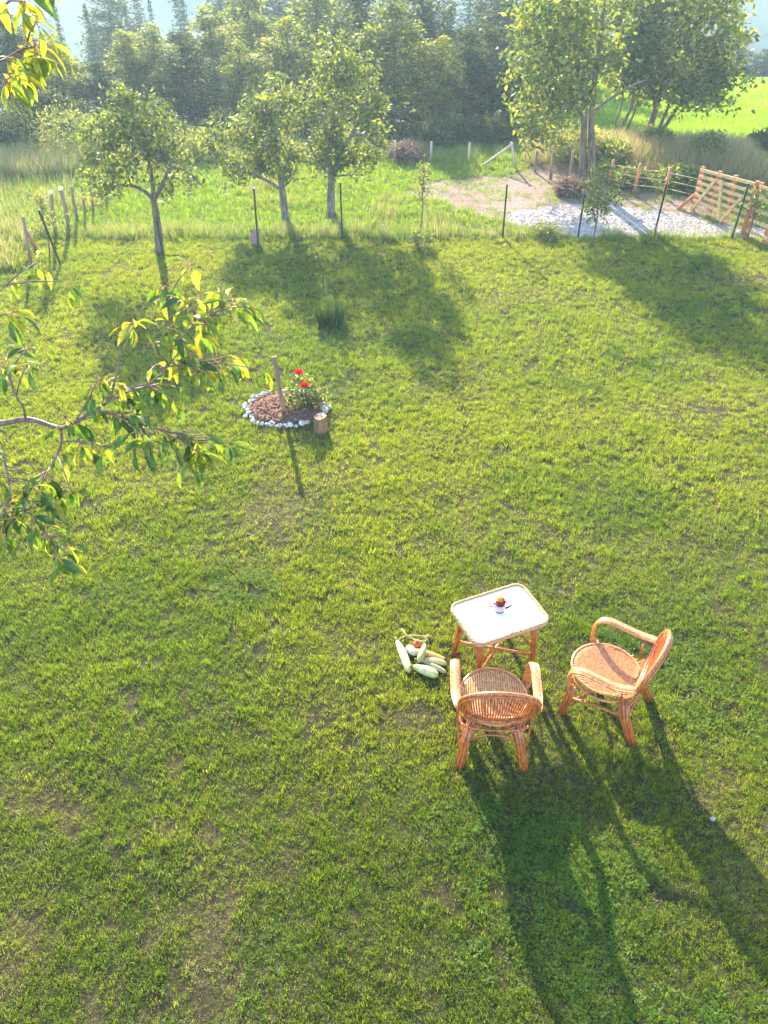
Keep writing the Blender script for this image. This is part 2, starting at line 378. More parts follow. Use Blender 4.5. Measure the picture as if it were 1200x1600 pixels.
def infrustum(x, y, margin=1.0):
    d = y*cs+(CH)*sn; return (np.abs(x) < .5*d+margin)
MG = [M_grass, M_straw]
def lawn():
    pr = [blades_mesh('tuft', 18, .042, .03, .065, .0040, .6, MG, mi=lambda i: 0),
          blades_mesh('tuft', 18, .048, .025, .05, .0038, .8, MG, mi=lambda i: int(i % 6 == 0)),
          blades_mesh('tuft', 14, .032, .045, .085, .005, .6, MG, mi=lambda i: 0),
          blades_mesh('tuft', 14, .06, .012, .03, .004, 2.2, MG, mi=lambda i: int(i % 3 != 0)),
          clover_mesh('tuft', 12, .05, M_clover)]
    P = []
    for (y0, y1, dens) in ((.9, 3, 2500), (3, 5.5, 2000), (5.5, 9, 1300), (9, 14.6, 760)):
        xm = .5*(y1*cs+CH*sn)+1.0; n = int(dens*(y1-y0)*2*xm)
        x = RNG.uniform(-xm, xm, n); y = RNG.uniform(y0, y1, n); P.append(np.stack([x, y, np.full(n, (1600/dens)**.33)], 1))
    P = np.concatenate(P); x, y = P[:, 0], P[:, 1]
    grav, dirt, lw, lo, fl = regions(x, y)
    big = fbm(x*.55, y*.55, 4, 40); med = fbm(x*2.2, y*2.2, 3, 70); sm = fbm(x*7, y*7, 2, 90); dry = fbm(x*.9+3, y*.9, 4, 120)
    # worn spots of the photograph: trodden strip from the bed to the table, bare spots left foreground
    worn = np.zeros(len(x))
    for (px, py, rx, ry, s_) in ((640, 1125, .22, .13, 1), (430, 800, .5, .35, .6), (330, 1480, .12, .30, 1), (340, 1560, .12, .2, .9), (60, 1250, .25, .15, .8), (120, 1270, .2, .15, .7), (145, 1585, .1, .15, .9), (230, 1590, .1, .1, .9), (500, 1110, .2, .15, .5), (455, 1340, .1, .12, .7), (560, 1010, .3, .2, .5), (250, 745, .5, .25, .5), (1090, 1245, .12, .1, .8), (1130, 1210, .15, .1, .7), (30, 1480, .2, .3, .5), (1060, 640, .5, .35, .6), (840, 460, .8, .3, .5), (1160, 440, .8, .4, .6), (660, 850, .2, .15, .5)):
        c = at(px, py); worn = np.maximum(worn, s_*np.exp(-(((x-c.x)/rx)**2+((y-c.y)/ry)**2)))
    w_ = worn*(.6+.8*med)
    keep = lw & infrustum(x, y) & ~inbed(x, y, .97)
    thin = np.clip(1.2-1.25*ss(.58, .74, sm*.7+med*.3)-.5*w_, .15, 1)
    keep &= RNG.random(len(x)) < thin
    P = P[keep]; big, med, sm, dry, w_ = [q[keep] for q in (big, med, sm, dry, w_)]; x, y = P[:, 0], P[:, 1]; n = len(x)
    idx = RNG.choice([0, 1, 2], n, p=[.45, .4, .15])
    cl = fbm(x*.8, y*.8, 3, 200); rgt = ss(.4, 2.2, x)*ss(6, 3, y)
    idx = np.where((RNG.random(n) < ss(.60, .76, cl+.13*rgt)*.5), 4, idx)
    dr = np.clip(.45*ss(.52, .70, dry)+1.1*w_+.22*ss(.3, -1.8, x)*ss(5, 2, y)*ss(.4, .6, med), 0, 1)
    idx = np.where(RNG.random(n) < .05+dr*.65, 3, idx)
    s_ = P[:, 2]*(.55+.5*med)*RNG.uniform(.75, 1.25, n)*(1-.35*np.clip(w_, 0, 1))
    sz = s_*(.35+.95*sm)*np.where(idx == 4, .9, 1)
    rot = np.stack([RNG.normal(0, .32, n), RNG.normal(0, .32, n), RNG.uniform(0, 6.283, n)], 1)
    a = np.array([.80, .85, .60]); b = np.array([1.55, 1.22, .80]); c = np.array([1.95, 1.4, 1.25])
    k = np.clip(.5+2.6*(big-.5)+.7*(ss(2.5, 9, y)-.4)+RNG.normal(0, .25, n), 0, 1)[:, None]; t = a*(1-k)+b*k  # far tufts tinted lighter and yellower, backlit gradient put into the colour
    t = t*(1-dr[:, None]*.6)+c*dr[:, None]*.6; t = t*RNG.uniform(.8, 1.2, n)[:, None]
    tint = np.concatenate([t, np.ones((n, 1))], 1)
    Pz = np.stack([x, y, H(x, y)-.002], 1)
    print('lawn tufts', n)
    scatter('lawn_grass', pr, Pz, rot, np.stack([s_, s_, sz], 1), idx, tint, 'short mown lawn with dry straw flecks and clover patches covering the garden', 'grass')
lawn()
def meadow():
    pr = [blades_mesh('stalks', 18, .10, .08, .18, .008, .7, MG, mi=lambda i: int(i % 9 == 0)),
          blades_mesh('stalks', 16, .12, .15, .38, .008, .5, MG, mi=lambda i: int(i % 5 < 2)),
          blades_mesh('stalks', 12, .12, .22, .52, .008, .35, MG, mi=lambda i: int(i % 5 != 0)),
          blades_mesh('stalks', 18, .10, .05, .11, .009, 1.0, MG, mi=lambda i: 0)]
    n = 105000; x = RNG.uniform(-14, 17, n); y = 12.2+RNG.random(n)**1.25*20
    ok = (np.abs(x) < .5*(y*cs+CH*sn)+1.5)
    x, y = x[ok], y[ok]; n = len(x)
    grav, dirt, lw, lo, fl = regions(x, y); bk = bank(x, y) > .12
    far = y > 19.2
    patch = fbm(x*.8, y*.8, 4, 300); fine = fbm(x*2.5, y*2.5, 3, 333)
    fenceline = np.abs(y-14.35) < .35
    orchard = ~lw & ~lo & ~fl & ~bk
    keep = ~lw & ~(grav) & ~(dirt & (RNG.random(n) > 1.0*ss(.40, .6, fine)+.06))
    keep &= ~((y > 24) & ~fl & (x > -30) & (x < 3)) | (RNG.random(n) < .2)
    idx = np.full(n, 0); s_ = RNG.uniform(.7, 1.2, n)
    idx = np.where(orchard, np.where(patch+.2*(RNG.random(n)-.5) > .68, 1, np.where(RNG.random(n) < .15, 0, 3)), idx)
    s_ = np.where(orchard & (idx == 1), s_*.7, s_)
    idx = np.where(orchard & far & (x < 4), np.where(RNG.random(n) < .3, 1, 0), idx)
    idx = np.where(orchard & fenceline, np.where(RNG.random(n) < .25+.5*ss(.45, .6, fine), 1, 0), idx)
    s_ = np.where(orchard & fenceline, s_*.85, s_)
    idx = np.where(lo, np.where(RNG.random(n) < .16+.2*ss(.4, .6, patch), 1, 0), idx)
    idx = np.where(lo & (np.abs(y-18.6-(x+9)*.2) < 1.0), 2, idx)
    idx = np.where(bk, np.where(RNG.random(n) < .75, 2, 0), idx); idx = np.where(fl, 3, idx); s_ = np.where(fl, s_*1.3, s_); s_ = np.where(bk, s_*.8, s_)
    idx = np.where(dirt, 1, idx); s_ = np.where(dirt, s_*.45, s_)
    idx = np.where(orchard & (x > 1) & (y > 14.6) & (idx == 1), 0, idx)
    x, y, idx, s_, patch, fine, fl, lo, bk = [q[keep] for q in (x, y, idx, s_, patch, fine, fl, lo, bk)]; n = len(x)
    g = np.array([1.2, 1.2, .9]); gy = np.array([1.35, 1.2, 1.0]); fc = np.array([1.5, 1.5, .9]); dc = np.array([1.5, 1.25, 1.1])
    k = np.clip((patch-.35)*3+RNG.normal(0, .15, n), 0, 1)[:, None]
    t = g*(1-k)+gy*k; t = np.where(fl[:, None], fc*(.9+.3*k), t); t = np.where(bk[:, None], dc, t)
    t *= RNG.uniform(.8, 1.2, n)[:, None]
    rot = np.stack([RNG.normal(0, .12, n), RNG.normal(0, .12, n), RNG.uniform(0, 6.283, n)], 1)
    print('meadow', n)
    scatter('meadow_grass', pr, np.stack([x, y, H(x, y)-.01], 1), rot, np.stack([s_]*3, 1), idx, np.concatenate([t, np.ones((n, 1))], 1),
            'taller rough grass and straw beyond the wire fence, running to the field', 'grass')
meadow()

# ------------------------------------------------------------------ trees
def leaves_np(C, n_each, sig, size, flat=.5, droop=.0, asp=.5, vbias=None):
    """C (k,3) clump centres -> folded diamond leaves"""
    k = len(C); n = k*n_each
    c = np.repeat(C, n_each, 0)+RNG.normal(0, 1, (n, 3))*sig*np.array([1, 1, .75])
    d = RNG.normal(0, 1, (n, 3)); d[:, 2] = d[:, 2]*flat-droop; d /= np.linalg.norm(d, axis=1)[:, None]
    r = RNG.normal(0, 1, (n, 3)); s = np.cross(d, r); s /= np.linalg.norm(s, axis=1)[:, None]+1e-9; nn = np.cross(d, s)
    L = size*RNG.uniform(.65, 1.25, n)[:, None]; W = L*asp*.5
    V = np.stack([c, c+d*L*.45+s*W+nn*W*.3, c+d*L, c+d*L*.45-s*W+nn*W*.3], 1).reshape(-1, 3)
    Fc = np.arange(n*4).reshape(n, 4)
    v = np.clip(np.repeat(RNG.random(k), n_each)*.5+RNG.random(n)**1.3*.6-.03, 0, 1)
    return V, Fc, v
def blob_centers(blobs, n, shell=.55):
    """blobs: (cx,cy,cz,rx,ry,rz,weight)"""
    wts = np.array([b[6]*(b[3]*b[4]*b[5])**.72 for b in blobs]); wts /= wts.sum(); out = []
    for b, k in zip(blobs, RNG.multinomial(n, wts)):
        d = RNG.normal(0, 1, (k, 3)); d /= np.linalg.norm(d, axis=1)[:, None]
        r = (shell**3+(1-shell**3)*RNG.random(k))**(1/3)*RNG.uniform(.8, 1.12, k)
        out.append(np.array(b[:3])+d*r[:, None]*np.array(b[3:6]))
    return np.concatenate(out)
def limbs_to(mb, root, C, n, r0, sag=.15, m=0):
    """crooked limbs from points of the skeleton to random clump centres"""
    sel = C[RNG.choice(len(C), min(n, len(C)), replace=False)]
    for c in sel:
        c = Vector(c); a = min(root, key=lambda q: (q[0]-c).length+max(0, q[0].z-c.z)*.8)
        p, rr = a; mid = (p+c)*.5+Vector((random.gauss(0, 1), random.gauss(0, 1), random.uniform(0, 1)))*(c-p).length*sag
        q = spline([p, mid, c], 4); r_ = min(r0, rr*.6)
        mb.tube(q, [r_*(1-.8*i/(len(q)-1)) for i in range(len(q))], 5, m)
def custom_tree(name, label, cat, base, trunks, blobs, nclump, each, size, lm, bm, sig=.13, nl=26, group=None, asp=.5, droop=.3, lr=.02):
    """trunks: list of (points, r0, r1) in local coords"""
    t = thing(name, label, cat, base, 0, group)
    C = blob_centers(blobs, nclump)
    V, Fc, v = leaves_np(C, each, sig, size, .6, droop, asp)
    link('crown', npmesh('crown', V, Fc, lm, {'v': ('FACE', 'FLOAT', v)}), t)
    root = []
    for i, (P, r0, r1) in enumerate(trunks):
        mb = MB(); q = spline(P, 5); k = len(q)
        rad = [(r0+(r1-r0)*j/(k-1))*(1+(.35 if P[0][2] <= .01 and j == 0 else 0))*random.uniform(.95, 1.06) for j in range(k)]
        mb.tube(q, rad, 9); root += [(p, rr) for p, rr in zip(q[k//2:], rad[k//2:])]
        mb.build('trunk' if P[0][2] <= .01 else 'limb', bm, t)
    mb = MB(); limbs_to(mb, root, C, nl, lr); mb.build('twigs', bm, t)['kind'] = 'stuff'
    return t
def loc_px(base, pts, dy=0):
    """image points -> local coords in the upright plane through the base (plus given depth offsets)"""
    out = []
    for p in pts:
        Y = base.y+(p[2] if len(p) > 2 else 0)
        out.append(atY(p[0], p[1], Y)-base)
    return out
def blobs_px(base, L):
    """(px,py,rx_px,ry_px,dy,ry_m,weight)"""
    out = []
    for (px, py, rx, rz, dy, ry, wt) in L:
        c = atY(px, py, base.y+dy); k = (c-Vector((0, 0, CH))).length/F*1.02
        l = c-base; out.append((l.x, l.y, l.z, rx*k, ry, rz*k*1.08, wt))
    return out
# apple tree, left
b = G(250, 396)
custom_tree('apple_tree', 'crooked apple tree with arching left limb at the left end of the lawn', 'tree', b,
    [(loc_px(b, [(250, 396), (247, 360), (243, 330), (240, 312)]), .075, .05),
     (loc_px(b, [(240, 312), (225, 298, .1), (205, 290, .1), (180, 293, 0), (158, 308, 0)]), .04, .016),
     (loc_px(b, [(240, 314), (238, 280, .2), (232, 250, .3), (225, 215, .2)]), .04, .014),
     (loc_px(b, [(241, 314), (255, 285, -.2), (268, 262, -.2), (295, 270, -.1), (318, 292, 0)]), .035, .012)],
    blobs_px(b, [(212, 205, 48, 42, .1, .6, 1), (195, 165, 18, 26, .1, .3, .8), (165, 215, 35, 32, .1, .5, 1), (250, 215, 30, 30, 0, .5, 1), (165, 270, 38, 26, 0, .4, .9), (150, 300, 16, 14, 0, .2, .7), (250, 262, 24, 38, 0, .35, 1), (290, 250, 16, 14, 0, .25, .5), (305, 285, 18, 12, 0, .2, .6), (255, 320, 12, 16, 0, .15, .35), (120, 222, 20, 16, .2, .3, .4)]),
    170, 30, .09, M_leaf, M_bark, .085, 46, droop=.5)
# plum-like pair
b = G(446, 344)
custom_tree('plum_tree', 'low spreading fruit tree with forked grey trunk, left of the taller round one', 'tree', b,
    [(loc_px(b, [(446, 344), (443, 315), (440, 292)]), .075, .06),
     (loc_px(b, [(440, 292), (436, 270, .1), (432, 230, .2), (425, 190, .2)]), .05, .018),
     (loc_px(b, [(440, 292), (447, 262, 0), (455, 225, 0)]), .04, .014),
     (loc_px(b, [(438, 296), (420, 284, -.1), (400, 275, -.2), (375, 262, -.2), (350, 240, -.1)]), .03, .012),
     (loc_px(b, [(443, 292), (455, 280, .1), (462, 262, .1)]), .02, .01)],
    blobs_px(b, [(365, 235, 44, 34, 0, .5, 1), (345, 225, 26, 26, 0, .4, .7), (415, 215, 40, 42, .1, .6, 1), (440, 165, 34, 30, .1, .5, 1), (405, 180, 26, 24, .1, .4, .8), (440, 245, 42, 26, 0, .5, 1), (390, 262, 30, 14, 0, .3, .6)]),
    165, 30, .09, M_leaf, M_barkg, .09, 42, droop=.4)
b = G(517, 338)
custom_tree('pear_tree', 'tall rounded fruit tree with straight grey trunk in the orchard strip', 'tree', b,
    [(loc_px(b, [(517, 338), (517, 300), (518, 270)]), .085, .065),
     (loc_px(b, [(518, 270), (512, 230, .1), (520, 180, .1), (524, 120, 0), (527, 90, 0)]), .05, .012),
     (loc_px(b, [(518, 272), (535, 235, -.1), (560, 190, -.1), (575, 150, -.1)]), .04, .012),
     (loc_px(b, [(517, 274), (505, 262, .1), (490, 240, .1), (478, 215, .1)]), .03, .012)],
    blobs_px(b, [(530, 90, 30, 36, 0, .4, .9), (525, 140, 48, 44, 0, .6, 1), (565, 150, 32, 40, 0, .5, 1), (500, 190, 36, 44, .1, .5, 1), (560, 215, 44, 42, 0, .6, 1), (520, 235, 40, 30, 0, .5, 1), (590, 190, 16, 40, 0, .3, .5), (545, 260, 30, 14, 0, .3, .6), (498, 262, 26, 12, 0, .2, .5)]),
    205, 31, .09, M_leaf, M_barkg, .095, 56, droop=.4)
# big twin-trunk tree by the track
b = G(918, 292)
custom_tree('walnut_tree', 'tall tree with two parallel brown trunks beside the gravel pad', 'tree', b,
    [(loc_px(b, [(909, 297), (911, 240), (912, 190), (905, 120), (898, 60), (890, -20)]), .082, .03),
     (loc_px(b, [(927, 298), (925, 240), (924, 190), (930, 120), (940, 50), (948, -40)]), .088, .03),
     (loc_px(b, [(922, 180), (945, 160, 0), (985, 135, .1), (1010, 125, .1)]), .03, .012),
     (loc_px(b, [(912, 180), (885, 150, -.2), (850, 130, -.3), (820, 115, -.3)]), .05, .015)],
    blobs_px(b, [(850, 60, 46, 46, -.2, .8, 1), (870, 15, 56, 46, 0, 1, 1), (835, 115, 44, 34, -.3, .8, 1), (850, 170, 44, 34, -.3, .8, 1), (838, 205, 28, 30, -.3, .5, .8), (885, 150, 30, 50, -.2, .6, .9), (895, 60, 50, 50, .2, 1, 1), (935, 40, 44, 60, .2, 1, 1), (965, 90, 28, 30, 0, .5, .5), (925, 205, 14, 10, 0, .2, .2)]),
    205, 28, .13, M_leafw, M_bark, .13, 60, droop=.4, lr=.03)
b = G(1030, 212)
custom_tree('field_maple', 'dense dark green tree on slanting stems at the edge of the bright field', 'tree', b,
    [(loc_px(b, [(1008, 214), (1018, 190), (1026, 165), (1040, 120)]), .10, .05),
     (loc_px(b, [(1026, 213), (1033, 193), (1042, 172), (1060, 120)]), .05, .03),
     (loc_px(b, [(1030, 213), (1044, 190), (1058, 168), (1085, 110)]), .06, .03),
     (loc_px(b, [(1026, 165), (1010, 110), (1000, 40), (1000, -20)]), .06, .02)],
    blobs_px(b, [(1060, 60, 70, 70, 0, 1.6, 1), (1095, 110, 50, 50, 0, 1.2, 1), (1040, 110, 48, 34, 0, 1.0, 1), (1075, 138, 56, 22, 0, 1.0, 1), (1030, 15, 52, 40, 0, 1.3, .9), (1110, 70, 40, 60, 0, 1, .9), (1130, 120, 26, 36, 0, .8, .6), (1080, 5, 40, 30, 0, 1.1, .9)]),
    270, 30, .16, M_forest2, M_bark, .17, 50, droop=.3, lr=.03)
b = G(966, 213)
custom_tree('young_ash_tree', 'light yellow green young tree with thin leaning stems between two larger trees', 'tree', b,
    [(loc_px(b, [(966, 213), (978, 185), (988, 160), (995, 90)]), .055, .025),
     (loc_px(b, [(974, 213), (985, 190), (994, 165), (1005, 100)]), .035, .02),
     (loc_px(b, [(963, 212), (962, 190), (972, 160), (975, 90)]), .035, .018)],
    blobs_px(b, [(985, 50, 36, 44, 0, .8, 1), (975, 100, 28, 30, 0, .7, 1), (1000, 100, 26, 36, 0, .7, 1), (990, 5, 34, 24, 0, .7, .9), (1000, 140, 18, 14, 0, .5, .5), (958, 190, 10, 14, 0, .25, .4)]),
    200, 26, .13, M_leafw, M_bark, .15, 30, droop=.4, lr=.02)

# woodland, each tree a thing sharing a few meshes
def forest_proto(kind, seed):
    global RNG
    RNG = np.random.default_rng(seed); random.seed(seed)
    mb = MB()
    if kind == 'conifer':
        hgt = 10.; mb.tube([(0, 0, 0), (.03, 0, 5), (0, 0, 9.9)], [.16, .09, .015], 7)
        Cs = []
        z = .8
        while z < 9.8:
            rr = (1-z/10)**.85*1.9+.08; k = max(4, int(rr*7))
            a0 = random.random()*6
            for j in range(k):
                a = a0+j*6.283/k+random.uniform(-.2, .2); L = rr*random.uniform(.75, 1.1)
                for q in range(max(2, int(L*5))):
                    f = (q+.5)/max(2, int(L*5)); Cs.append((math.cos(a)*L*f, math.sin(a)*L*f, z-L*f*f*.35+.1*f))
            z += .34
        V, Fc, v = leaves_np(np.array(Cs), 7, .11, .24, .4, .3, .35)
        return mb.mesh('trunk', M_bark), npmesh('crown', V, Fc, M_conif, {'v': ('FACE', 'FLOAT', v)})
    hgt = 8.; root = []
    q = spline([(0, 0, 0), (.1*random.uniform(-1, 1), .1, 2.5), (.2*random.uniform(-1, 1), 0, 5.2), (0, 0, 7)], 4)
    rad = [.17*(1-.85*i/(len(q)-1)) for i in range(len(q))]; mb.tube(q, rad, 8); root = list(zip(q[3:], rad[3:]))
    bl = []
    if kind == 'shrub':
        for i in range(16):
            a = i*2.4; r_ = 3.4*math.sqrt((i+.5)/16); bl.append((math.cos(a)*r_, math.sin(a)*r_, random.uniform(1.5, 6.5-r_*.8), 1.3, 1.3, 1.4, 1))
        C = blob_centers(bl, 330, .6); V, Fc, v = leaves_np(C, 20, .33, .42, .8, .1, .5)
        return mb.mesh('trunk', M_barkg), npmesh('crown', V, Fc, M_forest, {'v': ('FACE', 'FLOAT', v)})
    nb = 15
    for i in range(nb):
        z = 1.0+6.3*(i+.5)/nb+random.uniform(-.3, .3); R_ = 1.75*math.sin(math.pi*min(1, (z+1.6)/9.2))**.7
        a = i*2.4+random.uniform(-.4, .4); rr = random.uniform(.55, .95)*(.65 if z > 6.3 else 1)
        bl.append((math.cos(a)*R_*.62, math.sin(a)*R_*.62, z, rr, rr, rr*random.uniform(.7, 1.1), 1))
    bl.append((0, 0, 7.2, .5, .5, .8, .8)); bl.append((0, 0, 4, 1.0, 1.0, 2.6, .8))
    C = blob_centers(bl, 430, .62)
    limbs_to(mb, root, C, 40, .05, .12)
    V, Fc, v = leaves_np(C, 22, .16, .20, .7, .3, .5)
    return mb.mesh('trunk', M_bark), npmesh('crown', V, Fc, M_forest2 if kind == 'pale' else M_forest, {'v': ('FACE', 'FLOAT', v)})
PROTO = {'dark': [forest_proto('dark', 3), forest_proto('dark', 5)], 'pale': [forest_proto('pale', 7), forest_proto('pale', 9), forest_proto('pale', 21)], 'shrub': [forest_proto('shrub', 31), forest_proto('shrub', 33)], 'conifer': [forest_proto('conifer', 4), forest_proto('conifer', 6)]}
RNG = np.random.default_rng(77); random.seed(77)
def forest_tree(px, Y, top, kind, label, wid=1.0, cat='tree', group='trees of the woodland edge', name=None, drop=0.0):
    X = (px-600)/F*(Y*cs+6*sn+1.0)
    z0 = h(X, Y)-drop
    X = (px-600)/F*(Y*cs+(CH-z0-2)*sn)
    z0 = h(X, Y)-drop; zt = atY(px, top, Y).z; hh = zt-z0
    me = random.choice(PROTO[kind]); k = hh/(10. if kind == 'conifer' else 8.)
    t = thing(name or ('conifer' if kind == 'conifer' else 'woodland_tree'), label, cat, (X, Y, z0), random.uniform(0, 6.28), group)
    kw = k*wid*(1.3 if kind in ('pale', 'dark') else 1)
    t.scale = (kw, kw, k)
    link('trunk', me[0], t); link('crown', me[1], t)
    return t
FT = [  # px, Y, top py, kind, label, width
 (20, 22.5, 18, 'dark', 'dark bushy tree at the far left edge of the woodland', 1.1),
 (92, 25, 52, 'pale', 'small pale tree just right of the gap showing the blue hill', 1.2),
 (60, 30, 105, 'shrub', 'low dark tree filling the gap at the left of the wood', 1.1),
 (106, 34, -6, 'conifer', 'dark pointed conifer, leftmost spire behind the wood', .55),
 (152, 36, 2, 'conifer', 'second dark conifer spire from the left', .6),
 (188, 40, 22, 'conifer', 'short conifer behind the left part of the wood', .6),
 (212, 38, 5, 'conifer', 'third conifer spire above the left woodland', .6),
 (250, 42, -5, 'conifer', 'hazy conifer above the rounded pale crowns', .6),
 (300, 40, -12, 'conifer', 'hazy conifer left of the tall leafy trees', .7),
 (150, 25, 98, 'dark', 'broad dark shrubby tree behind the apple tree crown', 1.5),
 (200, 26, 45, 'pale', 'rounded pale crown behind the apple tree', 1.3),
 (245, 27, 38, 'pale', 'rounded pale crown just right of the apple tree top', 1.3),
 (290, 25, 44, 'dark', 'dark tree with pale top left of the low fruit tree', 1.2),
 (335, 28, 5, 'pale', 'tall hazy tree behind the gap between fruit trees', 1.2),
 (375, 25, 62, 'pale', 'olive tinted tree behind the low fruit tree', 1.0),
 (395, 30, -25, 'pale', 'tall pale tree rising above the low fruit tree', 1.1),
 (450, 25, 25, 'pale', 'yellow green tree behind the pair of fruit trees', 1.3),
 (500, 29, -45, 'pale', 'tallest pale tree behind the rounded fruit tree', 1.3),
 (560, 26, -10, 'dark', 'dark tree behind the right side of the rounded fruit tree', 1.3),
 (610, 24, -18, 'pale', 'bright leafy tree right of the rounded fruit tree', 1.3),
 (655, 30, -55, 'dark', 'tall dark tree above the middle of the wood', 1.2),
 (690, 23.5, 55, 'pale', 'pale tree in front of the dark middle of the wood', 1.1),
 (735, 24, 48, 'dark', 'dark green tree left of the darkest hollow', 1.3),
 (775, 25, 35, 'dark', 'dark green tree over the darkest hollow', 1.4),
 (700, 33, -50, 'conifer', 'dark tall conifer behind the middle of the wood', .8),
 (745, 34, -60, 'conifer', 'dark tall conifer over the darkest hollow', .8),
 (800, 33, -60, 'dark', 'tall tree behind the twin trunk tree', 1.3),
 (820, 24, 95, 'dark', 'dark tree just left of the twin trunks', 1.2),
 (860, 27, -20, 'dark', 'dark tree behind the twin trunk tree crown', 1.3),
 (905, 30, -40, 'dark', 'hazy tree between the twin trunk tree and the young ash', 1.1),
 (1150, 47, 48, 'dark', 'dark tree at the right behind the bright field', 1.1),
 (1195, 47, 75, 'dark', 'dark tree at the far right edge behind the field', 1.4),
 (1118, 47, 62, 'dark', 'dark tree behind the slanting stems at the field end', 1.1),
 (1010, 47, 40, 'dark', 'dark tree behind the field, left of the slanting stems', 1.6),
 (945, 47, 60, 'dark', 'dark tree behind the field beside the twin trunks', 1.6),
 (1060, 47, 45, 'dark', 'dark tree closing the far end of the field', 1.6),
]
for (px, Y, top, kind, lab, wd) in FT: forest_tree(px, Y, top, kind, lab, wd)
ORD = 'first second third fourth fifth sixth seventh eighth ninth tenth eleventh twelfth thirteenth fourteenth fifteenth sixteenth seventeenth eighteenth nineteenth twentieth'.split()
ORD += ['twenty-'+q for q in ORD[:9]]+['thirtieth']+['thirty-'+q for q in ORD[:9]]+['fortieth']
# rows beyond, out of the frame's top but part of the same wood (left and right of view too)
for i in range(16):
    px = -120+i*60+random.uniform(-14, 14)
    if 20 < px < 130 : continue
    forest_tree(px, random.uniform(44, 50), random.uniform(-15, 5) if px < 330 else random.uniform(-70, -30), random.choice(['dark', 'dark', 'conifer']), 'hazy back row tree above the wood, %s from the left' % ORD[i], 1.4, group='back rows of the wood')
# undergrowth at the foot of the wood
for i in range(40):
    px = -40+i*24+random.uniform(-8, 8)
    if px > 905: break
    Y = random.uniform(20.6, 22.5); top = random.uniform(150, 205)
    if 700 < px < 830: top = random.uniform(150, 185)
    forest_tree(px, Y, top, 'shrub', 'dark undergrowth shrub at the foot of the wood, %s from the left' % ORD[i], 1.0, 'shrub', 'undergrowth shrubs at the foot of the wood', 'shrub', drop=.35)

# bank shrubs, bushes
def bush(name, label, base, r, hgt, n, size, lm, cat='bush', group=None, each=14, stems=6):
    t = thing(name, label, cat, base, 0, group)
    C = blob_centers([(0, 0, hgt*.5, r, r, hgt*.5, 1)], n, .4)
    V, Fc, v = leaves_np(C, each, r*.16, size, .8, 0, .45)
    link('foliage', npmesh('foliage', V, Fc, lm, {'v': ('FACE', 'FLOAT', v)}), t)
    mb = MB()
    for i in range(stems):
        c = Vector(C[i]); mb.tube([(c.x*.15, c.y*.15, -.02), c*.6+Vector((0, 0, .05)), c], [.012, .008, .003], 4)
    mb.build('stem', M_bark, t); return t
for (px, py, r, hg, lm, lab) in (
    (945, 268, .5, .5, M_weed, 'leafy bush beside the twin trunks on the bank'),
    (885, 262, .6, .8, M_weed, 'yellow green bush just left of the twin trunks'),
    (985, 292, .4, .35, M_weed, 'low weedy bush behind the rail fence'),
    (1060, 294, .5, .45, M_leafw, 'green bramble bush at the right foot of the bank'),
    (1100, 264, .35, .45, M_weed, 'pale seeded bush near the right end of the bank'),
    (1022, 250, .35, .4, M_weed, 'small grey green bush on top of the bank'),
    (1185, 243, .4, .4, M_forest, 'small dark bush alone in the bright field'),
    (888, 304, .28, .28, M_dry, 'rusty dead bush in front of the twin trunks'),
    (636, 250, .42, .36, M_dry, 'pinkish dead brush at the foot of the wood'),
    (5, 228, .9, 1.0, M_weed, 'yellow green shrub at the left edge below the wood'),
    (118, 245, .9, 1.1, M_weed, 'pale shrub left of the apple tree below the wood'),
    (300, 246, .7, .5, M_weed, 'low pale shrub between the apple tree and the wood')):
    bush('bush', lab, G(px, py), r, hg, 150, .09, lm)
for (px, py, hh, lab) in ((1000, 216, .4, 'small leafy shoot at the foot of the slanting stems'), (848, 372, .3, 'dark green weed clump by the fence at the gravel corner'), (655, 388, .3, 'leafy weeds around the foot of the tall sapling')):
    bush('weed_clump', lab, G(px, py), hh*.8, hh, 50, .05, M_leaf, 'weeds')

# saplings
def sapling(label, base, toppx, r, n, lm=M_leaf, name='sapling', stake=False, low=.35, size=.06):
    top = atY(toppx[0], toppx[1], base.y)-base
    t = thing(name, label, 'sapling', base, 0)
    mb = MB(); q = spline([(0, 0, -.02), top*.35+Vector((.02, 0, 0)), top*.7-Vector((.01, 0, 0)), top], 4)
    mb.tube(q, [.016*(1-.7*i/(len(q)-1)) for i in range(len(q))], 6)
    C = []
    for i in range(n):
        f = low+(1-low)*random.random(); c = Vector((0, 0, 0))+top*f; R_ = r*(1-abs(f-.6)*1.1)
        e = c+Vector((random.gauss(0, R_*.6), random.gauss(0, R_*.6), random.uniform(.0, .12))); C.append(e)
        if i % 2 == 0: mb.tube([c-Vector((0, 0, .06)), e], [.005, .002], 4)
    mb.build('stem', M_bark, t)
    V, Fc, v = leaves_np(np.array([tuple(c) for c in C]), 10, .045, size, .8, .1, .5)
    link('foliage', npmesh('foliage', V, Fc, lm, {'v': ('FACE', 'FLOAT', v)}), t)
    return t
sapling('thin leafy sapling standing in front of the gravel pad', G(925, 385), (942, 262), .30, 84, M_leafw, size=.075)
sapling('narrow sapling with a bare lower stem behind the weeds, mid fence', G(655, 375), (664, 262), .12, 34, M_weed, low=.5)
sapling('bushy sapling tied up beside the leaning left fence stake', G(78, 400), (62, 305), .24, 44, M_weed)
sapling('young sapling in front of the slatted gate at the right', G(1168, 372), (1185, 305), .22, 30, M_leaf)

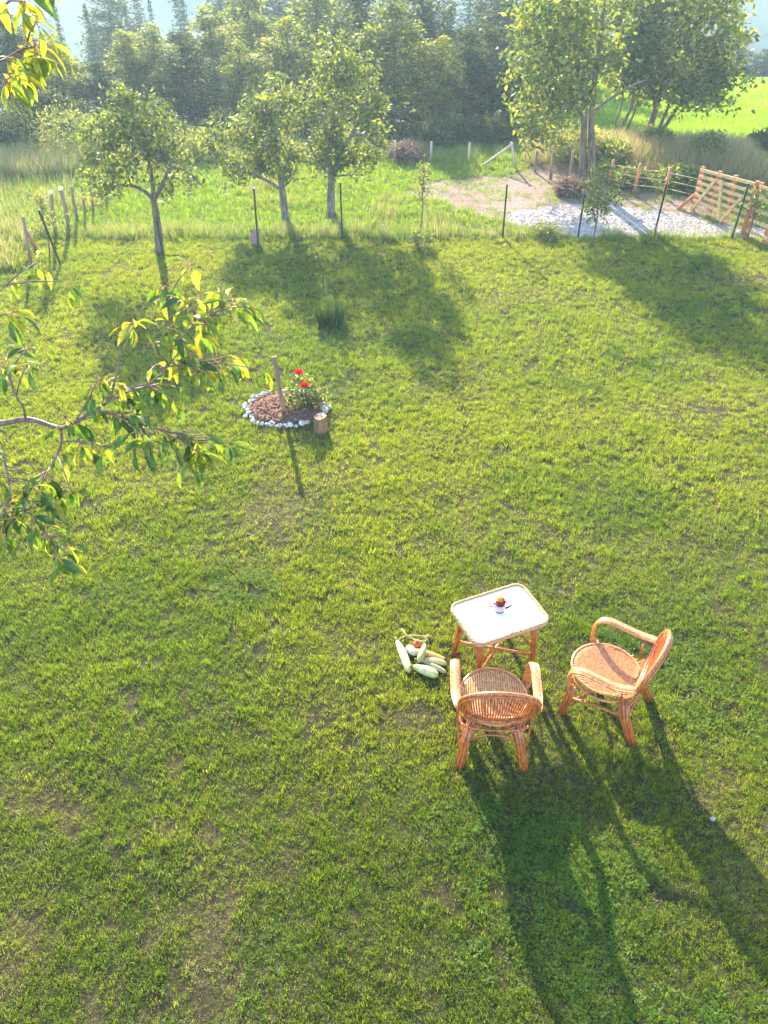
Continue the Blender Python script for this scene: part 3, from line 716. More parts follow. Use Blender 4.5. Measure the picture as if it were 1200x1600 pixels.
# ------------------------------------------------------------------ fences
def topz(X, Y, py):
    v = (800-py)/F; q = (Y*sn-v*Y*cs)/(cs+v*sn); return CH-q
def wires(mb, P, heights, r=.0018, n=3):
    for a, b_ in zip(P[:-1], P[1:]):
        for hh in heights:
            A = Vector(a)+Vector((0, 0, hh)); B = Vector(b_)+Vector((0, 0, hh)); mid = (A+B)/2-Vector((0, 0, .015))
            mb.tube([A, mid, B], r, n, cap=False)
# green steel and mesh fence
f = thing('mesh_fence', 'wire mesh fence on thin dark green steel posts across the far end of the lawn', 'fence', (0, 0, 0))
PB = []
for (bx, by, tx, ty) in ((96, 416, 72, 328), (256, 402, 250, 345), (404, 390, 395, 294), (535, 374, 533, 286), (660, 374, 662, 290), (785, 373, 795, 288), (903, 371, 914, 295), (1022, 368, 1042, 288), (1143, 373, 1168, 287), (1290, 384, 1320, 300)):
    g = G(bx, by); T = Vector((0, 0, 0))
    z = topz(g.x, g.y, ty); mb = MB(); lean = random.uniform(-.01, .03)
    if (bx == 96): lean = -.12
    mb.box((g.x+lean/2, g.y, z/2-.03), (.028, .028, z+.06), Matrix.Rotation(-lean*.0, 3, 'Y') @ Matrix.Rotation(math.atan2(lean, z), 3, 'Y'))
    mb.box((g.x+lean/2, g.y+.016, z/2-.03), (.010, .03, z+.06), Matrix.Rotation(math.atan2(lean, z), 3, 'Y'))
    if bx != 660: mb.build('post', M_greenm, f, smooth=False)
    PB.append(g)
PB.sort(key=lambda p: p.x)
mb = MB(); wires(mb, PB, (.1, .25, .4, .55, .7, .82), .0016)
for a, b_ in zip(PB[:-1], PB[1:]):
    L = (b_-a).length; k = int(L/.15)
    for i in range(1, k):
        p = a.lerp(b_, i/k); mb.tube([p+Vector((0, 0, .04)), p+Vector((0, 0, .82))], .0013, 3, cap=False)
mb.build('wire_mesh', M_wire, f, smooth=False)['kind'] = 'stuff'
cap = MB(); g = G(404, 390); cap.blob((g.x+.005, g.y, topz(g.x, g.y, 294)+.02), .03, 8, 5, .05); cap.build('post_cap', M_woodl, f)
# left wooden fence
f = thing('wooden_post_fence', 'wire fence on weathered grey wooden posts along the left side of the orchard', 'fence', (0, 0, 0))
PB = []
for (bx, by, tx, ty, w_) in ((48, 416, 36, 338, .05), (88, 368, 80, 303, .06), (108, 359, 95, 297, .07), (121, 348, 111, 291, .055), (133, 338, 127, 290, .045), (145, 332, 141, 292, .045), (165, 316, 162, 280, .045), (185, 300, 183, 268, .045), (214, 284, 214, 252, .045)):
    g = G(bx, by); z = topz(g.x, g.y, ty)-g.z; T = atY(tx, ty, g.y)-g; T.z = z
    mb = MB(); q = [Vector((0, 0, -.05)), T*.5+Vector((random.uniform(-.02, .02), 0, 0)), T]
    mb.tube([g+p for p in q], [w_*.6, w_*.55, w_*.48], 8); o = mb.build('post', M_wood, f); PB.append(g)
    if bx in (88, 108): c = MB(); c.lathe([(w_*.62, 0), (w_*.66, .03), (w_*.5, .05)], 10, 0, Matrix.Translation(g+T)); c.build('post_cap', M_white, f)
mb = MB(); wires(mb, PB, (.2, .45, .7), .002); mb.build('wire', M_wire, f, smooth=False)
g = G(58, 392); mb = MB(); mb.tube([g+Vector((0, 0, 0)), g+Vector((-.12, .05, .38))], [.035, .03], 8)
tag(mb.build('wooden_stake', M_redwood), 'short reddish stake leaning just right of the first grey post', 'stake')
# red stake board leaning at the fence post
g = G(402, 384); mb = MB(); mb.box((g.x-.03, g.y+.05, .13), (.16, .04, .28), Matrix.Rotation(-.25, 3, 'X'))
tag(mb.build('brick_block', mat('faded_brick', (.30, .16, .15), .9, .3, 30, .4), smooth=False), 'faded pinkish brick block leaning behind the capped green fence post', 'block')
# pale far fence
f = thing('pale_post_fence', 'wire fence on thin pale posts along the foot of the wood', 'fence', (0, 0, 0)); PB = []
for (bx, by, tx, ty) in ((310, 246, 310, 228), (480, 248, 480, 224), (617, 254, 617, 220), (673, 253, 674, 221), (732, 253, 734, 223), (806, 266, 799, 222), (836, 270, 839, 236), (860, 281, 865, 235), (889, 288, 896, 236)):
    g = G(bx, by); z = topz(g.x, g.y, ty)-g.z; mb = MB(); T = atY(tx, ty, g.y)-g; T.z = z
    mb.tube([g-Vector((0, 0, .05)), g+T], [.034, .028], 7); mb.build('post', M_woodl if bx < 830 else M_wood, f); PB.append(g)
g = G(806, 266); mb = MB(); mb.tube([g+Vector((-.75, .2, .02)), g+Vector((-.12, 0, .55))], [.03, .026], 7); mb.build('brace', M_woodl, f)
mb = MB(); wires(mb, PB, (.2, .45, .65), .002); mb.build('wire', M_wire, f, smooth=False)
# brown posts with rails
f = thing('rail_fence', 'brown posts with thin pale rails between the twin trunks and the gate', 'fence', (0, 0, 0)); PB = []
for (bx, by, tx, ty) in ((950, 294, 957, 250), (990, 306, 996, 256), (1036, 310, 1044, 262), (1084, 322, 1092, 272)):
    g = G(bx, by); z = topz(g.x, g.y, ty)-g.z; mb = MB(); mb.tube([g-Vector((0, 0, .05)), g+Vector((.02, 0, z))], [.035, .03], 7); mb.build('post', M_redwood, f); PB.append((g, z))
for (a, za), (b_, zb) in zip(PB[:-1], PB[1:]):
    for q in (.35, .6, .85):
        mb = MB(); mb.tube([a+Vector((0, -.04, za*q)), b_+Vector((0, -.04, zb*q))], .007, 5); mb.build('rail', M_woodl, f)
# slatted gate at the right
def slat_gate(label, A, B, hA, hB, nslat, posts, braces):
    f = thing('slatted_gate', label, 'gate', A); B = B-A; A = Vector((0, 0, 0))
    D = (B-A); ang = math.atan2(D.y, D.x); nrm = Vector((-math.sin(ang), math.cos(ang), 0))
    for t_ in posts:
        p = A.lerp(B, t_); z = hA+(hB-hA)*t_; mb = MB()
        mb.box((p.x, p.y, z/2-.02), (.07, .06, z+.1), Matrix.Rotation(ang, 3, 'Z')); mb.build('post', M_redwood, f, smooth=False)
    for k in range(nslat):
        q = .12+.85*k/(nslat-1); mb = MB(); a = A+Vector((0, 0, hA*q))-nrm*.045; b_ = B+Vector((0, 0, hB*q))-nrm*.045
        c = (a+b_)/2; L = (b_-a).length; pitch = -math.asin((b_.z-a.z)/L)
        mb.box(c, (L, .022, .055), Matrix.Rotation(ang, 3, 'Z') @ Matrix.Rotation(pitch, 3, 'Y')); mb.build('slat', M_slat, f, smooth=False)
    for (t0, q0, t1, q1) in braces:
        a = A.lerp(B, t0)+Vector((0, 0, hA*q0))-nrm*.085; b_ = A.lerp(B, t1)+Vector((0, 0, hA*q1))-nrm*.085
        L = (b_-a).length; mb = MB(); dz = math.asin((b_.z-a.z)/L)
        mb.box((a+b_)/2, (L, .03, .06), Matrix.Rotation(ang, 3, 'Z') @ Matrix.Rotation(-dz, 3, 'Y')); mb.build('brace', M_slat, f, smooth=False)
A = G(1082, 329); B = G(1160, 366); slat_gate('slatted wooden gate with crossed braces, left one at the gravel entrance', A, B, .80, .92, 7, (0, .33, .62, 1), ((.04, .05, .34, .9), (.45, .95, .58, .1), (.62, .1, .86, .75)))
A = G(1166, 369); B = G(1290, 420); slat_gate('slatted wooden gate running out of the photo at the right edge', A, B, .92, .95, 5, (0, .24, .6, 1), ())
g = G(1058, 328); mb = MB(); mb.tube([g, g+Vector((.42, .05, .42))], [.035, .03], 7)
tag(mb.build('leaning_pole', M_redwood), 'short brown pole leaning towards the left end of the slatted gate', 'pole')

# ------------------------------------------------------------------ gravel pad and stones
def gravel():
    mb = []; n = 26000
    xs = RNG.uniform(2.2, 11, n); ys = RNG.uniform(13.9, 17.0, n); gr, di, lw, lo, fl = regions(xs, ys); g2 = regions(xs+RNG.normal(0, .22, n), ys+RNG.normal(0, .16, n))[0]; gr = gr | g2
    xs, ys = xs[gr], ys[gr]; n = len(xs); r = RNG.uniform(.006, .016, n)
    base = np.array([(1, 0, 0), (0, 1, 0), (-1, 0, 0), (0, -1, 0), (0, 0, .7), (0, 0, -.3)])
    V = np.stack([xs, ys, H(xs, ys)+.006], 1)[:, None, :]+base[None]*r[:, None, None]*RNG.uniform(.6, 1.3, (n, 6, 1))
    Fc = np.array([(0, 1, 4), (1, 2, 4), (2, 3, 4), (3, 0, 4), (1, 0, 5), (2, 1, 5), (3, 2, 5), (0, 3, 5)])
    Fa = (Fc[None]+(np.arange(n)*6)[:, None, None]).reshape(-1, 3)
    o = link('gravel', npmesh('gravel', V.reshape(-1, 3), Fa, M_stone)); tag(o, 'pale grey gravel spread on the pad behind the mesh fence', 'gravel', kind='stuff')
gravel()
# lone pebbles in the lawn
mb = MB(); g = G(1113, 1280); mb.blob(g+Vector((0, 0, .02)), (.022, .016, .016), 8, 6, .12); tag(mb.build('white_pebble', M_stone), 'white pebble alone in the lawn below the right chair', 'stone')

# ------------------------------------------------------------------ flower bed
f = thing('flower_bed', 'oval flower bed of dark soil and bark chips ringed with white stones', 'flower bed', FBC)
n = 36; mb = MB(); vs = [(0, 0, .05+h(FBC.x, FBC.y))]; fs = []
for rr, zz in ((.5, .05), (.85, .03), (1.0, -.03)):
    for i in range(n):
        a = 6.283*i/n; vs.append((.5*rr*math.cos(a), .40*rr*math.sin(a), zz+random.uniform(-.008, .008)))
fs = [(0, 1+i, 1+(i+1) % n) for i in range(n)]
for k in range(2): fs += [(1+k*n+i, 1+(k+1)*n+i, 1+(k+1)*n+(i+1) % n, 1+k*n+(i+1) % n) for i in range(n)]
mb.add(vs, fs); mb.build('soil', M_soil, f)
stone_me = []
for k in range(5):
    s_ = MB(); s_.blob((0, 0, 0), (.045, .032, .022), 8, 6, .26); stone_me.append(s_.mesh('stone', M_edge, k % 2 == 0))
for i in range(58):
    a = 6.283*i/58+random.uniform(-.04, .04); k = random.uniform(.93, 1.09)
    if random.random() < .14: continue
    if -.95 < a-6.283 < -.62: continue
    o = link('stone', random.choice(stone_me), f, (.5*k*math.cos(a), .40*k*math.sin(a), .018+random.uniform(0, .02)))
    s_ = random.uniform(.5, 1.25); o.scale = (s_, s_, s_*random.uniform(.8, 1.3)); o.rotation_euler = (random.uniform(-.4, .4), random.uniform(-.4, .4), random.uniform(0, 6))
mb = MB()
for i in range(420):
    a = random.uniform(1.5, 4.6) if random.random() < .75 else random.uniform(0, 6.28); r_ = math.sqrt(random.random())*.9; x, y = .5*r_*math.cos(a), .40*r_*math.sin(a)
    mb.box((x, y, .055+random.uniform(0, .02)), (random.uniform(.015, .035), random.uniform(.01, .02), .005), Matrix.Rotation(random.uniform(0, 6), 3, 'Z') @ Matrix.Rotation(random.gauss(0, .4), 3, 'X'))
mb.build('bark_chips', M_chip, f, smooth=False)['kind'] = 'stuff'
# stake in bed
g = at(441, 648); zt = topz(g.x, g.y, 557); mb = MB(); mb.box((g.x, g.y, zt/2), (.055, .03, zt), Matrix.Rotation(-.07, 3, 'Y') @ Matrix.Rotation(.15, 3, 'Z'))
tag(mb.build('wooden_stake', M_wood, smooth=False), 'upright weathered wooden stake standing in the flower bed', 'stake')
# stump
g = at(501, 672); t = thing('wood_stump', 'short sawn log standing on end at the right corner of the flower bed', 'stump', g)
mb = MB(); pr = []
vs = []; nn = 18; fs = []
for k, (zz, sc) in enumerate(((-.03, 1.12), (.05, 1.02), (.12, .98), (.19, .97))):
    for i in range(nn):
        a = 6.283*i/nn; rr = .078*sc*(1+.09*math.sin(3*a+1)+.05*math.sin(7*a+k*.3)); vs.append((rr*math.cos(a), rr*math.sin(a), zz))
fs = [(k*nn+i, k*nn+(i+1) % nn, (k+1)*nn+(i+1) % nn, (k+1)*nn+i) for k in range(3) for i in range(nn)]
mb.add(vs, fs); mb.build('bark', M_stump, t, smooth=False)
mb = MB(); mb.add([(v[0]*.99, v[1]*.99, .188+.01*v[0]/.08) for v in vs[3*nn:]]+[(0, 0, .195)], [(i, (i+1) % nn, nn) for i in range(nn)]); mb.build('cut_top', M_cut, t, smooth=False)
# rose bush with two blooms
base = at(476, 640); t = thing('rose_bush', 'leafy rose bush with two red blooms in the flower bed', 'rose', base)
C = blob_centers([(-.02, 0, .2, .20, .14, .2, 1), (.13, .0, .13, .16, .1, .11, .8), (.0, .05, .36, .13, .08, .14, .7)], 120, .3)
V, Fc, v = leaves_np(C, 11, .035, .042, .9, .1, .65); link('foliage', npmesh('foliage', V, Fc, M_leaf, {'v': ('FACE', 'FLOAT', v)}), t)
M_red = leafmat('red_petal', [(.55, .012, .02), (.7, .02, .03)], .35, .05)
def bloom(name, parent, c, r, m):
    C = []; V = []; Fq = []; vv = []
    for L_ in range(4):
        k = 4+L_*2
        for j in range(k):
            a = 6.283*j/k+L_*.5; op = .25+L_*.28; rr = r*(.25+.2*L_)
            o = len(V); ca, sa = math.cos(a), math.sin(a)
            b0 = Vector(c)+Vector((ca*rr*.4, sa*rr*.4, -r*.3)); t0 = Vector(c)+Vector((ca*(rr+r*op*.3), sa*(rr+r*op*.3), r*(.75-.22*L_)))
            s_ = Vector((-sa, ca, 0))*r*.42; V += [b0-s_*.5, b0+s_*.5, t0+s_, t0-s_]; Fq.append((o, o+1, o+2, o+3)); vv.append(random.random())
    return link(name, npmesh(name, [tuple(p) for p in V], Fq, m, {'v': ('FACE', 'FLOAT', vv)}, True), parent)
mb = MB()
for (px, py) in ((467, 583), (476, 603)):
    z = topz(0, base.y, py); c = atY(px, py, base.y-.12)-base+Vector((0, 0, .01))
    bloom('bloom', t, c, .05, M_red); mb.tube([(c.x*.3, 0, .05), (c.x*.7, 0, c.z*.6), c], [.006, .005, .004], 5)
for i in range(8): e = Vector(C[i]); mb.tube([(0, 0, 0), e*.5, e], [.006, .004, .002], 4)
mb.build('stem', M_leaf if False else M_bark, t)
# dwarf shrub in the lawn with thin stake
g = G(516, 506); t = thing('dwarf_shrub', 'small dark spiky shrub growing alone in the middle of the lawn', 'shrub', g)
V = []; Fq = []; vv = []
for i in range(900):
    a = random.uniform(0, 6.283); r_ = .19*math.sqrt(random.random()); bx, by = r_*math.cos(a), r_*math.sin(a)
    hh = (.34-.5*r_)*random.uniform(.6, 1.15); z0 = random.uniform(0, .14); o = len(V); fa = random.uniform(0, 3); w_ = .008
    V += [(bx-w_*math.cos(fa), by-w_*math.sin(fa), z0), (bx+w_*math.cos(fa), by+w_*math.sin(fa), z0), (bx*1.35, by*1.35, z0*.4+hh)]; Fq.append((o, o+1, o+2)); vv.append(random.random())
link('foliage', npmesh('foliage', V, Fq, leafmat('juniper', [(.03, .07, .02), (.06, .11, .03), (.12, .17, .04)], .45, .04), {'v': ('FACE', 'FLOAT', vv)}), t)
g = G(513, 500); zt = topz(g.x, g.y, 430); mb = MB(); mb.tube([g, g+Vector((-.02, 0, zt))], [.008, .006], 6)
tag(mb.build('thin_stick', M_wood), 'thin brown stick poking up behind the small dark shrub', 'stick')

# ------------------------------------------------------------------ rattan furniture
def bundle(pts, r, n=6, k=7, R=None):
    """a leg made of canes bound together"""
    mb = MB(); mb.tube(pts, r*.78, 8)
    P = [Vector(p) for p in pts]; T = (P[-1]-P[0]).normalized(); N = T.orthogonal().normalized(); B = T.cross(N)
    for j in range(k):
        a = 6.283*j/k; off = (N*math.cos(a)+B*math.sin(a))*r*.72
        mb.tube([p+off for p in P], r*.36, 6)
    return mb
def ellipse(c, a, b_, U, W, n=40, a0=0, a1=6.2832, closed=True):
    k = n if closed else n+1
    return [Vector(c)+Vector(U)*a*math.cos(a0+(a1-a0)*i/n)+Vector(W)*b_*math.sin(a0+(a1-a0)*i/n) for i in range(k)]
def make_chair():
    t = thing('rattan_chair', '', 'chair', group='rattan armchairs')
    SH = .40; sy = .06                      # seat centre y
    # seat: oval of thin canes running front to back
    mb = MB(); sa, sb = .245, .245
    n = 29
    for i in range(n):
        x = -sa*.97+2*sa*.97*i/(n-1); hy = sb*math.sqrt(max(0, 1-(x/sa)**2))
        front = sy+hy*1.05; back = sy-min(hy*1.3, .235)
        P = [(x, front, SH-.012), (x, front-.06, SH+.004), (x*1.0, sy, SH-.006), (x*.98, back+.03, SH-.004), (x*1.0, back, SH+.012)]
        if hy > .05: mb.tube(spline(P, 3), .0068, 6)
    for yy in (sy-.12, sy, sy+.12):
        hx = sa*math.sqrt(max(0, 1-((yy-sy)/sb)**2)); mb.tube([(-hx, yy, SH-.016), (hx, yy, SH-.016)], .006, 5)
    mb.build('seat', M_seat, t)
    mb = MB(); E1 = ellipse((0, sy, SH), sa, sb*1.05, (1, 0, 0), (0, 1, 0), 44); mb.ring(E1, .0105, 7)
    mb.build('seat_rim', M_arm, t)
    mb = MB(); E2 = ellipse((0, sy-.01, SH-.055), sa*1.06, sb*1.03, (1, 0, 0), (0, 1, 0), 44); mb.ring(E2, .010, 6)
    for i in range(0, 44, 2): mb.tube([E1[i], E2[i]], .005, 4)
    mb.build('seat_apron', M_arm, t)
    # backrest: oval rim, leaning back, with fan of canes sweeping up from the seat
    rec = math.radians(13); U = Vector((1, 0, 0)); W = Vector((0, -math.sin(rec), math.cos(rec))); bc = Vector((0, -.245, .675))
    ra, rb = .272, .205
    def rimp(a): return bc+U*ra*math.cos(a)+W*rb*math.sin(a)+Vector((0, .02*(abs(math.cos(a))**2), 0))
    RP = [rimp(6.2832*i/48) for i in range(48)]
    mb = MB(); mb.ring(RP, .017, 8); IN = [bc+(p-bc)*.90+Vector((0, -.008, 0)) for p in RP]; mb.ring(IN, .009, 6); OUT = [p+Vector((0, -.018, -.012)) for p in RP]; mb.ring(OUT, .010, 6)
    mb.build('back_rim', M_rattan, t)
    mb = MB(); n = 31
    for i in range(n):
        f_ = i/(n-1)*2-1; a = math.pi/2-f_*1.35; e = rimp(a)
        s0 = Vector((f_*.20, sy-.215+.03*abs(f_)**2, SH-.02)); m1 = s0.lerp(e, .4)+Vector((0, -.03, -.02))
        mb.tube(spline([s0, m1, e], 5), .0062, 6)
    # binding cords across the canes
    for q, rr in ((.35, .005), (.62, .006)):
        P = []
        for i in range(0, n):
            f_ = i/(n-1)*2-1; a = math.pi/2-f_*1.35; e = rimp(a); s0 = Vector((f_*.20, sy-.215+.03*abs(f_)**2, SH-.02)); m1 = s0.lerp(e, .4)+Vector((0, -.03, -.02))
            sp = spline([s0, m1, e], 5); P.append(sp[int(q*(len(sp)-1))]+Vector((0, -.009, 0)))
        mb.tube(P, rr, 5)
    mb.build('backrest', M_rattan, t)
    mb = MB(); P = ellipse((0, -.17, SH-.03), .235, .05, (1, 0, 0), (0, -1, 0), 16, 0, math.pi, False); mb.tube(P, .010, 6); mb.build('lower_back_rail', M_rattan, t)
    for s in (-1, 1):
        # arms: wide wrapped band rising at the front, sweeping back into the rim
        A = spline([(s*.262, .235, .30), (s*.272, .262, .44), (s*.285, .245, .555), (s*.292, .17, .60), (s*.292, .04, .592), (s*.290, -.08, .585), (s*.268, -.215, .61)], 5)
        mb = MB(); mb.tube(A, [.027]*3+[.030]*(len(A)-6)+[.026]*3, 10, flat=.5, up=(0, 0, 1) if False else (0, 1, 0))
        mb.tube([p+Vector((s*.026, 0, 0)) for p in A], .009, 6); mb.tube([p-Vector((s*.026, 0, 0)) for p in A], .009, 6)
        mb.build('armrest', M_arm, t)
        bundle([(s*.262, .225, .36), (s*.252, .245, .20), (s*.245, .262, -.02)], .030).build('leg', M_rattan, t)
        bundle([(s*.150, -.13, .385), (s*.195, -.185, .20), (s*.240, -.30, -.02)], .035).build('leg', M_rattan, t)
        mb = MB(); mb.tube(spline([(s*.245, .245, .20), (s*.25, .05, .25), (s*.20, -.17, .20)], 4), .013, 7); mb.build('stretcher', M_rattan, t)
        mb = MB(); mb.tube(spline([(s*.248, .25, .12), (s*.12, .06, .30), (s*.0, -.02, .345)], 4), .011, 6); mb.build('stretcher', M_rattan, t)
        mb = MB(); mb.tube(spline([(s*.205, -.20, .15), (s*.11, -.13, .30), (s*.0, -.06, .345)], 4), .015, 7); mb.build('stretcher', M_rattan, t)
        mb = MB(); mb.tube(spline([(s*.262, -.12, .52), (s*.262, -.14, .30), (s*.225, -.225, .09)], 4), .008, 6)
        mb.build('stretcher', M_rattan, t)
    mb = MB(); mb.tube(spline([(-.20, -.19, .17), (-.10, -.215, .29), (0, -.22, .315), (.10, -.215, .29), (.20, -.19, .17)], 5), .008, 6); mb.build('stretcher', M_rattan, t)
    mb = MB(); mb.tube(spline([(-.248, .255, .13), (-.12, .27, .27), (0, .27, .30), (.12, .27, .27), (.248, .255, .13)], 5), .009, 6)
    mb.build('stretcher', M_rattan, t)
    return t
ch = make_chair(); ch.location = (.80, 3.475, 0); ch.rotation_euler = (0, 0, math.radians(-3)); ch['label'] = 'rattan armchair seen from behind, drawn up to the white topped table'
copy_thing(ch, (1.74, 3.755, 0), math.radians(59), 'rattan armchair turned side on, right of the table')
def make_table():
    t = thing('rattan_table', 'small rattan table with white rounded top and braided rim', 'table', (.90, 4.16, 0), math.radians(23))
    a, b_, r, z = .325, .228, .075, .615
    def rr(a, b_, r, z, k=7):
        P = []
        for cx, cy, a0 in ((a-r, b_-r, 0), (-a+r, b_-r, 90), (-a+r, -b_+r, 180), (a-r, -b_+r, 270)):
            for i in range(k+1): q = math.radians(a0+90*i/k); P.append((cx+r*math.cos(q), cy+r*math.sin(q), z))
        return P
    def dens(P, m=4):
        out = []
        for i in range(len(P)):
            p, q = Vector(P[i]), Vector(P[(i+1) % len(P)]); kk = max(1, int((q-p).length/.025))
            out += [p.lerp(q, j/kk) for j in range(kk)]
        return out
    P = rr(a-.012, b_-.012, r-.01, z); n = len(P); mb = MB()
    mb.add(P+[(x, y, z-.014) for x, y, _ in P], [tuple(range(n)), tuple(range(n, 2*n))[::-1]]+[(i, i+n, (i+1) % n+n, (i+1) % n) for i in range(n)])
    mb.build('tabletop', M_white, t, smooth=False)
    mb = MB(); D = dens(rr(a, b_, r, z+.004)); c = Vector((0, 0, z+.004))
    # three-strand braid
    for ph in range(3):
        Q = []
        for i, p in enumerate(D):
            o = (p-c).normalized(); an = i*1.25+ph*2.094; Q.append(p+o*math.cos(an)*.007+Vector((0, 0, math.sin(an)*.007)))
        mb.ring(Q, .0065, 5)
    mb.ring([p-Vector((0, 0, .022)) for p in D], .012, 6)
    mb.build('braided_rim', M_rim, t)
    mb = MB(); mb.ring(dens(rr(a-.03, b_-.03, r-.01, z-.035)), .013, 6); mb.build('under_frame', M_rattan, t)
    for sx in (-1, 1):
        for sy_ in (-1, 1):
            bundle([(sx*.235, sy_*.155, z-.03), (sx*.245, sy_*.175, .3), (sx*.262, sy_*.20, -.02)], .021).build('leg', M_rattan, t)
    for s in (-1, 1):
        mb = MB(); mb.tube([(-.255, s*-.187, .17), (.255, s*.187, .19+.0*s)] if s > 0 else [(-.255, .187, .205), (.255, -.187, .205)], .013, 7)
        mb.build('stretcher', M_rattan, t)
        mb = MB(); mb.tube(spline([(-.25, s*.17, .26), (-.13, s*.172, .47), (0, s*.17, .56), (.13, s*.172, .47), (.25, s*.17, .26)], 5), .007, 6); mb.build('hoop', M_rattan, t)
        mb = MB(); mb.tube(spline([(s*.25, -.17, .26), (s*.245, -.09, .47), (s*.24, 0, .56), (s*.245, .09, .47), (s*.25, .17, .26)], 5), .007, 6)
        mb.build('hoop', M_rattan, t)
    return t
make_table()
# teapot planter on the table
p = at(780, 953, .62); t = thing('teapot_planter', 'small white teapot with dark rim, handle and spout filled with flowers on the table', 'teapot', (p.x, p.y, .617), math.radians(-8))
M_enam = mat('shaded_white_enamel', (.42, .35, .33), .3, .06, 30); M_dark = mat('dark_enamel', (.03, .02, .025), .35, .1, 20)  # pot body's white darkened, its shade put into the base colour
k = .95
mb = MB(); mb.lathe([(.026*k, 0), (.036*k, .006), (.050*k, .028), (.052*k, .045), (.044*k, .062), (.038*k, .072), (.034*k, .072), (.034*k, .06)], 22); mb.build('pot', M_enam, t)
mb = MB(); mb.lathe([(.0385*k, .069), (.041*k, .073), (.036*k, .076)], 22); mb.lathe([(.038*k, .0), (.040*k, .004), (.037*k, .008)], 22); mb.build('rim', M_dark, t)
mb = MB(); mb.tube(spline([(-.046*k, 0, .028), (-.075*k, 0, .035), (-.088*k, 0, .055), (-.070*k, 0, .072), (-.040*k, 0, .066)], 4), .0055, 7); mb.build('handle', M_dark, t)
mb = MB(); q = spline([(.044*k, 0, .030), (.068*k, 0, .042), (.088*k, 0, .064), (.100*k, 0, .07)], 4); mb.tube(q, [.012-.008*i/(len(q)-1) for i in range(len(q))], 8); mb.build('spout', M_dark, t)
fl = thing('flower_posy', 'tiny bunch of pink and yellow flowers in the teapot', 'flowers', (p.x, p.y, .617+.082))
M_pink = leafmat('pink_petal', [(.5, .02, .09), (.65, .1, .2)], .3, .05); M_yel = leafmat('yellow_petal', [(.8, .5, .12), (.8, .65, .3)], .3, .05)
for (x, y, z, m) in ((-.018, -.01, .012, M_pink), (.012, -.016, .010, M_pink), (.0, .0, .028, M_yel), (-.012, .016, .034, M_yel), (.018, .010, .022, M_pink), (.012, .02, .04, M_yel), (.026, -.004, .012, M_pink)): bloom('flower', fl, (x, y, z), .019, m)
mb = MB()
for (x, y) in ((-.01, 0), (.01, 0), (0, .01)): mb.tube([(x*.5, y*.5, -.03), (x, y, .02)], .002, 4)
mb.build('stem', M_bark, fl)

# ------------------------------------------------------------------ vegetables on the grass
def squash(name, label, pA, pB, zA, zB, r0, r1, cols, cat, bend=.02, stalk=True, tip=.6, stripes=0, group=None):
    A = at(*pA, zA); B = at(*pB, zB); D = B-A; L = D.length
    t = thing(name, label, cat, (A.x, A.y, 0), 0, group)
    A0 = Vector((0, 0, zA)); Bq = B-Vector((A.x, A.y, 0)); side = Vector((-D.y, D.x, 0)).normalized()
    P = []; R_ = []; n = 16
    for i in range(n+1):
        f_ = i/n; prof = math.sin(math.pi*min(1, max(0, f_*.98+.01)))**.38
        P.append(A0.lerp(Bq, f_)+side*bend*math.sin(math.pi*f_)); R_.append((r0+(r1-r0)*f_)*prof+.001)
    mb = MB(); mb.tube(P, R_, 14); m = bpy.data.materials.new(name+'_skin'); m.use_nodes = True
    N = m.node_tree.nodes; Lk = m.node_tree.links; b = N['Principled BSDF']; b.inputs['Roughness'].default_value = .38
    tc = N.new('ShaderNodeTexCoord'); mp = N.new('ShaderNodeMapping'); ax = Vector((D.x, D.y, 0)).normalized(); mp.inputs['Rotation'].default_value = (0, 0, -math.atan2(ax.y, ax.x)); mp.vector_type = 'POINT'
    mp2 = N.new('ShaderNodeMapping'); mp2.inputs['Scale'].default_value = (5, 75, 75) if stripes else (25, 25, 25)
    nz = N.new('ShaderNodeTexNoise'); nz.inputs['Scale'].default_value = 1; nz.inputs['Detail'].default_value = 3
    Lk.new(tc.outputs['Object'], mp.inputs[0]); Lk.new(mp.outputs[0], mp2.inputs[0]); Lk.new(mp2.outputs[0], nz.inputs[0])
    r_ = N.new('ShaderNodeValToRGB'); r_.color_ramp.elements[0].position = .42; r_.color_ramp.elements[1].position = .6
    r_.color_ramp.elements[0].color = (*cols[0], 1); r_.color_ramp.elements[1].color = (*cols[1], 1); Lk.new(nz.outputs[0], r_.inputs[0]); Lk.new(r_.outputs[0], b.inputs['Base Color'])
    mb.build('flesh', m, t)
    if stalk:
        s_ = MB(); d = (P[0]-P[1]).normalized(); s_.tube([P[0]-d*.004, P[0]+d*.02, P[0]+d*.035+Vector((0, 0, .006))], [.012, .009, .010], 6); s_.build('stalk', mat('stalk_green', (.22, .26, .08), .6, .3, 60), t)
    return t
squash('marrow', 'longest pale cream marrow lying at the left of the vegetable pile', (620, 1001), (639, 1050), .035, .04, .031, .040, ((.34, .32, .13), (.68, .60, .38)), 'marrow', .008, stripes=1)
squash('courgette', 'smooth pale green courgette at the front of the pile', (646, 1041), (684, 1056), .042, .045, .034, .046, ((.40, .46, .15), (.60, .62, .30)), 'courgette', .006)
squash('courgette', 'grey green courgette propped upright across the middle of the pile', (664, 1006), (654, 1034), .11, .075, .026, .032, ((.20, .26, .09), (.38, .42, .19)), 'courgette', .006, stripes=1)
squash('squash', 'orange squash with tapering neck behind the striped one', (640, 1018), (696, 1030), .04, .036, .040, .020, ((.62, .30, .07), (.68, .38, .10)), 'squash', .01, False)
squash('squash', 'round cream squash beside the tomato', (636, 1010), (650, 1023), .04, .042, .036, .034, ((.56, .48, .30), (.68, .62, .44)), 'squash', 0, False)
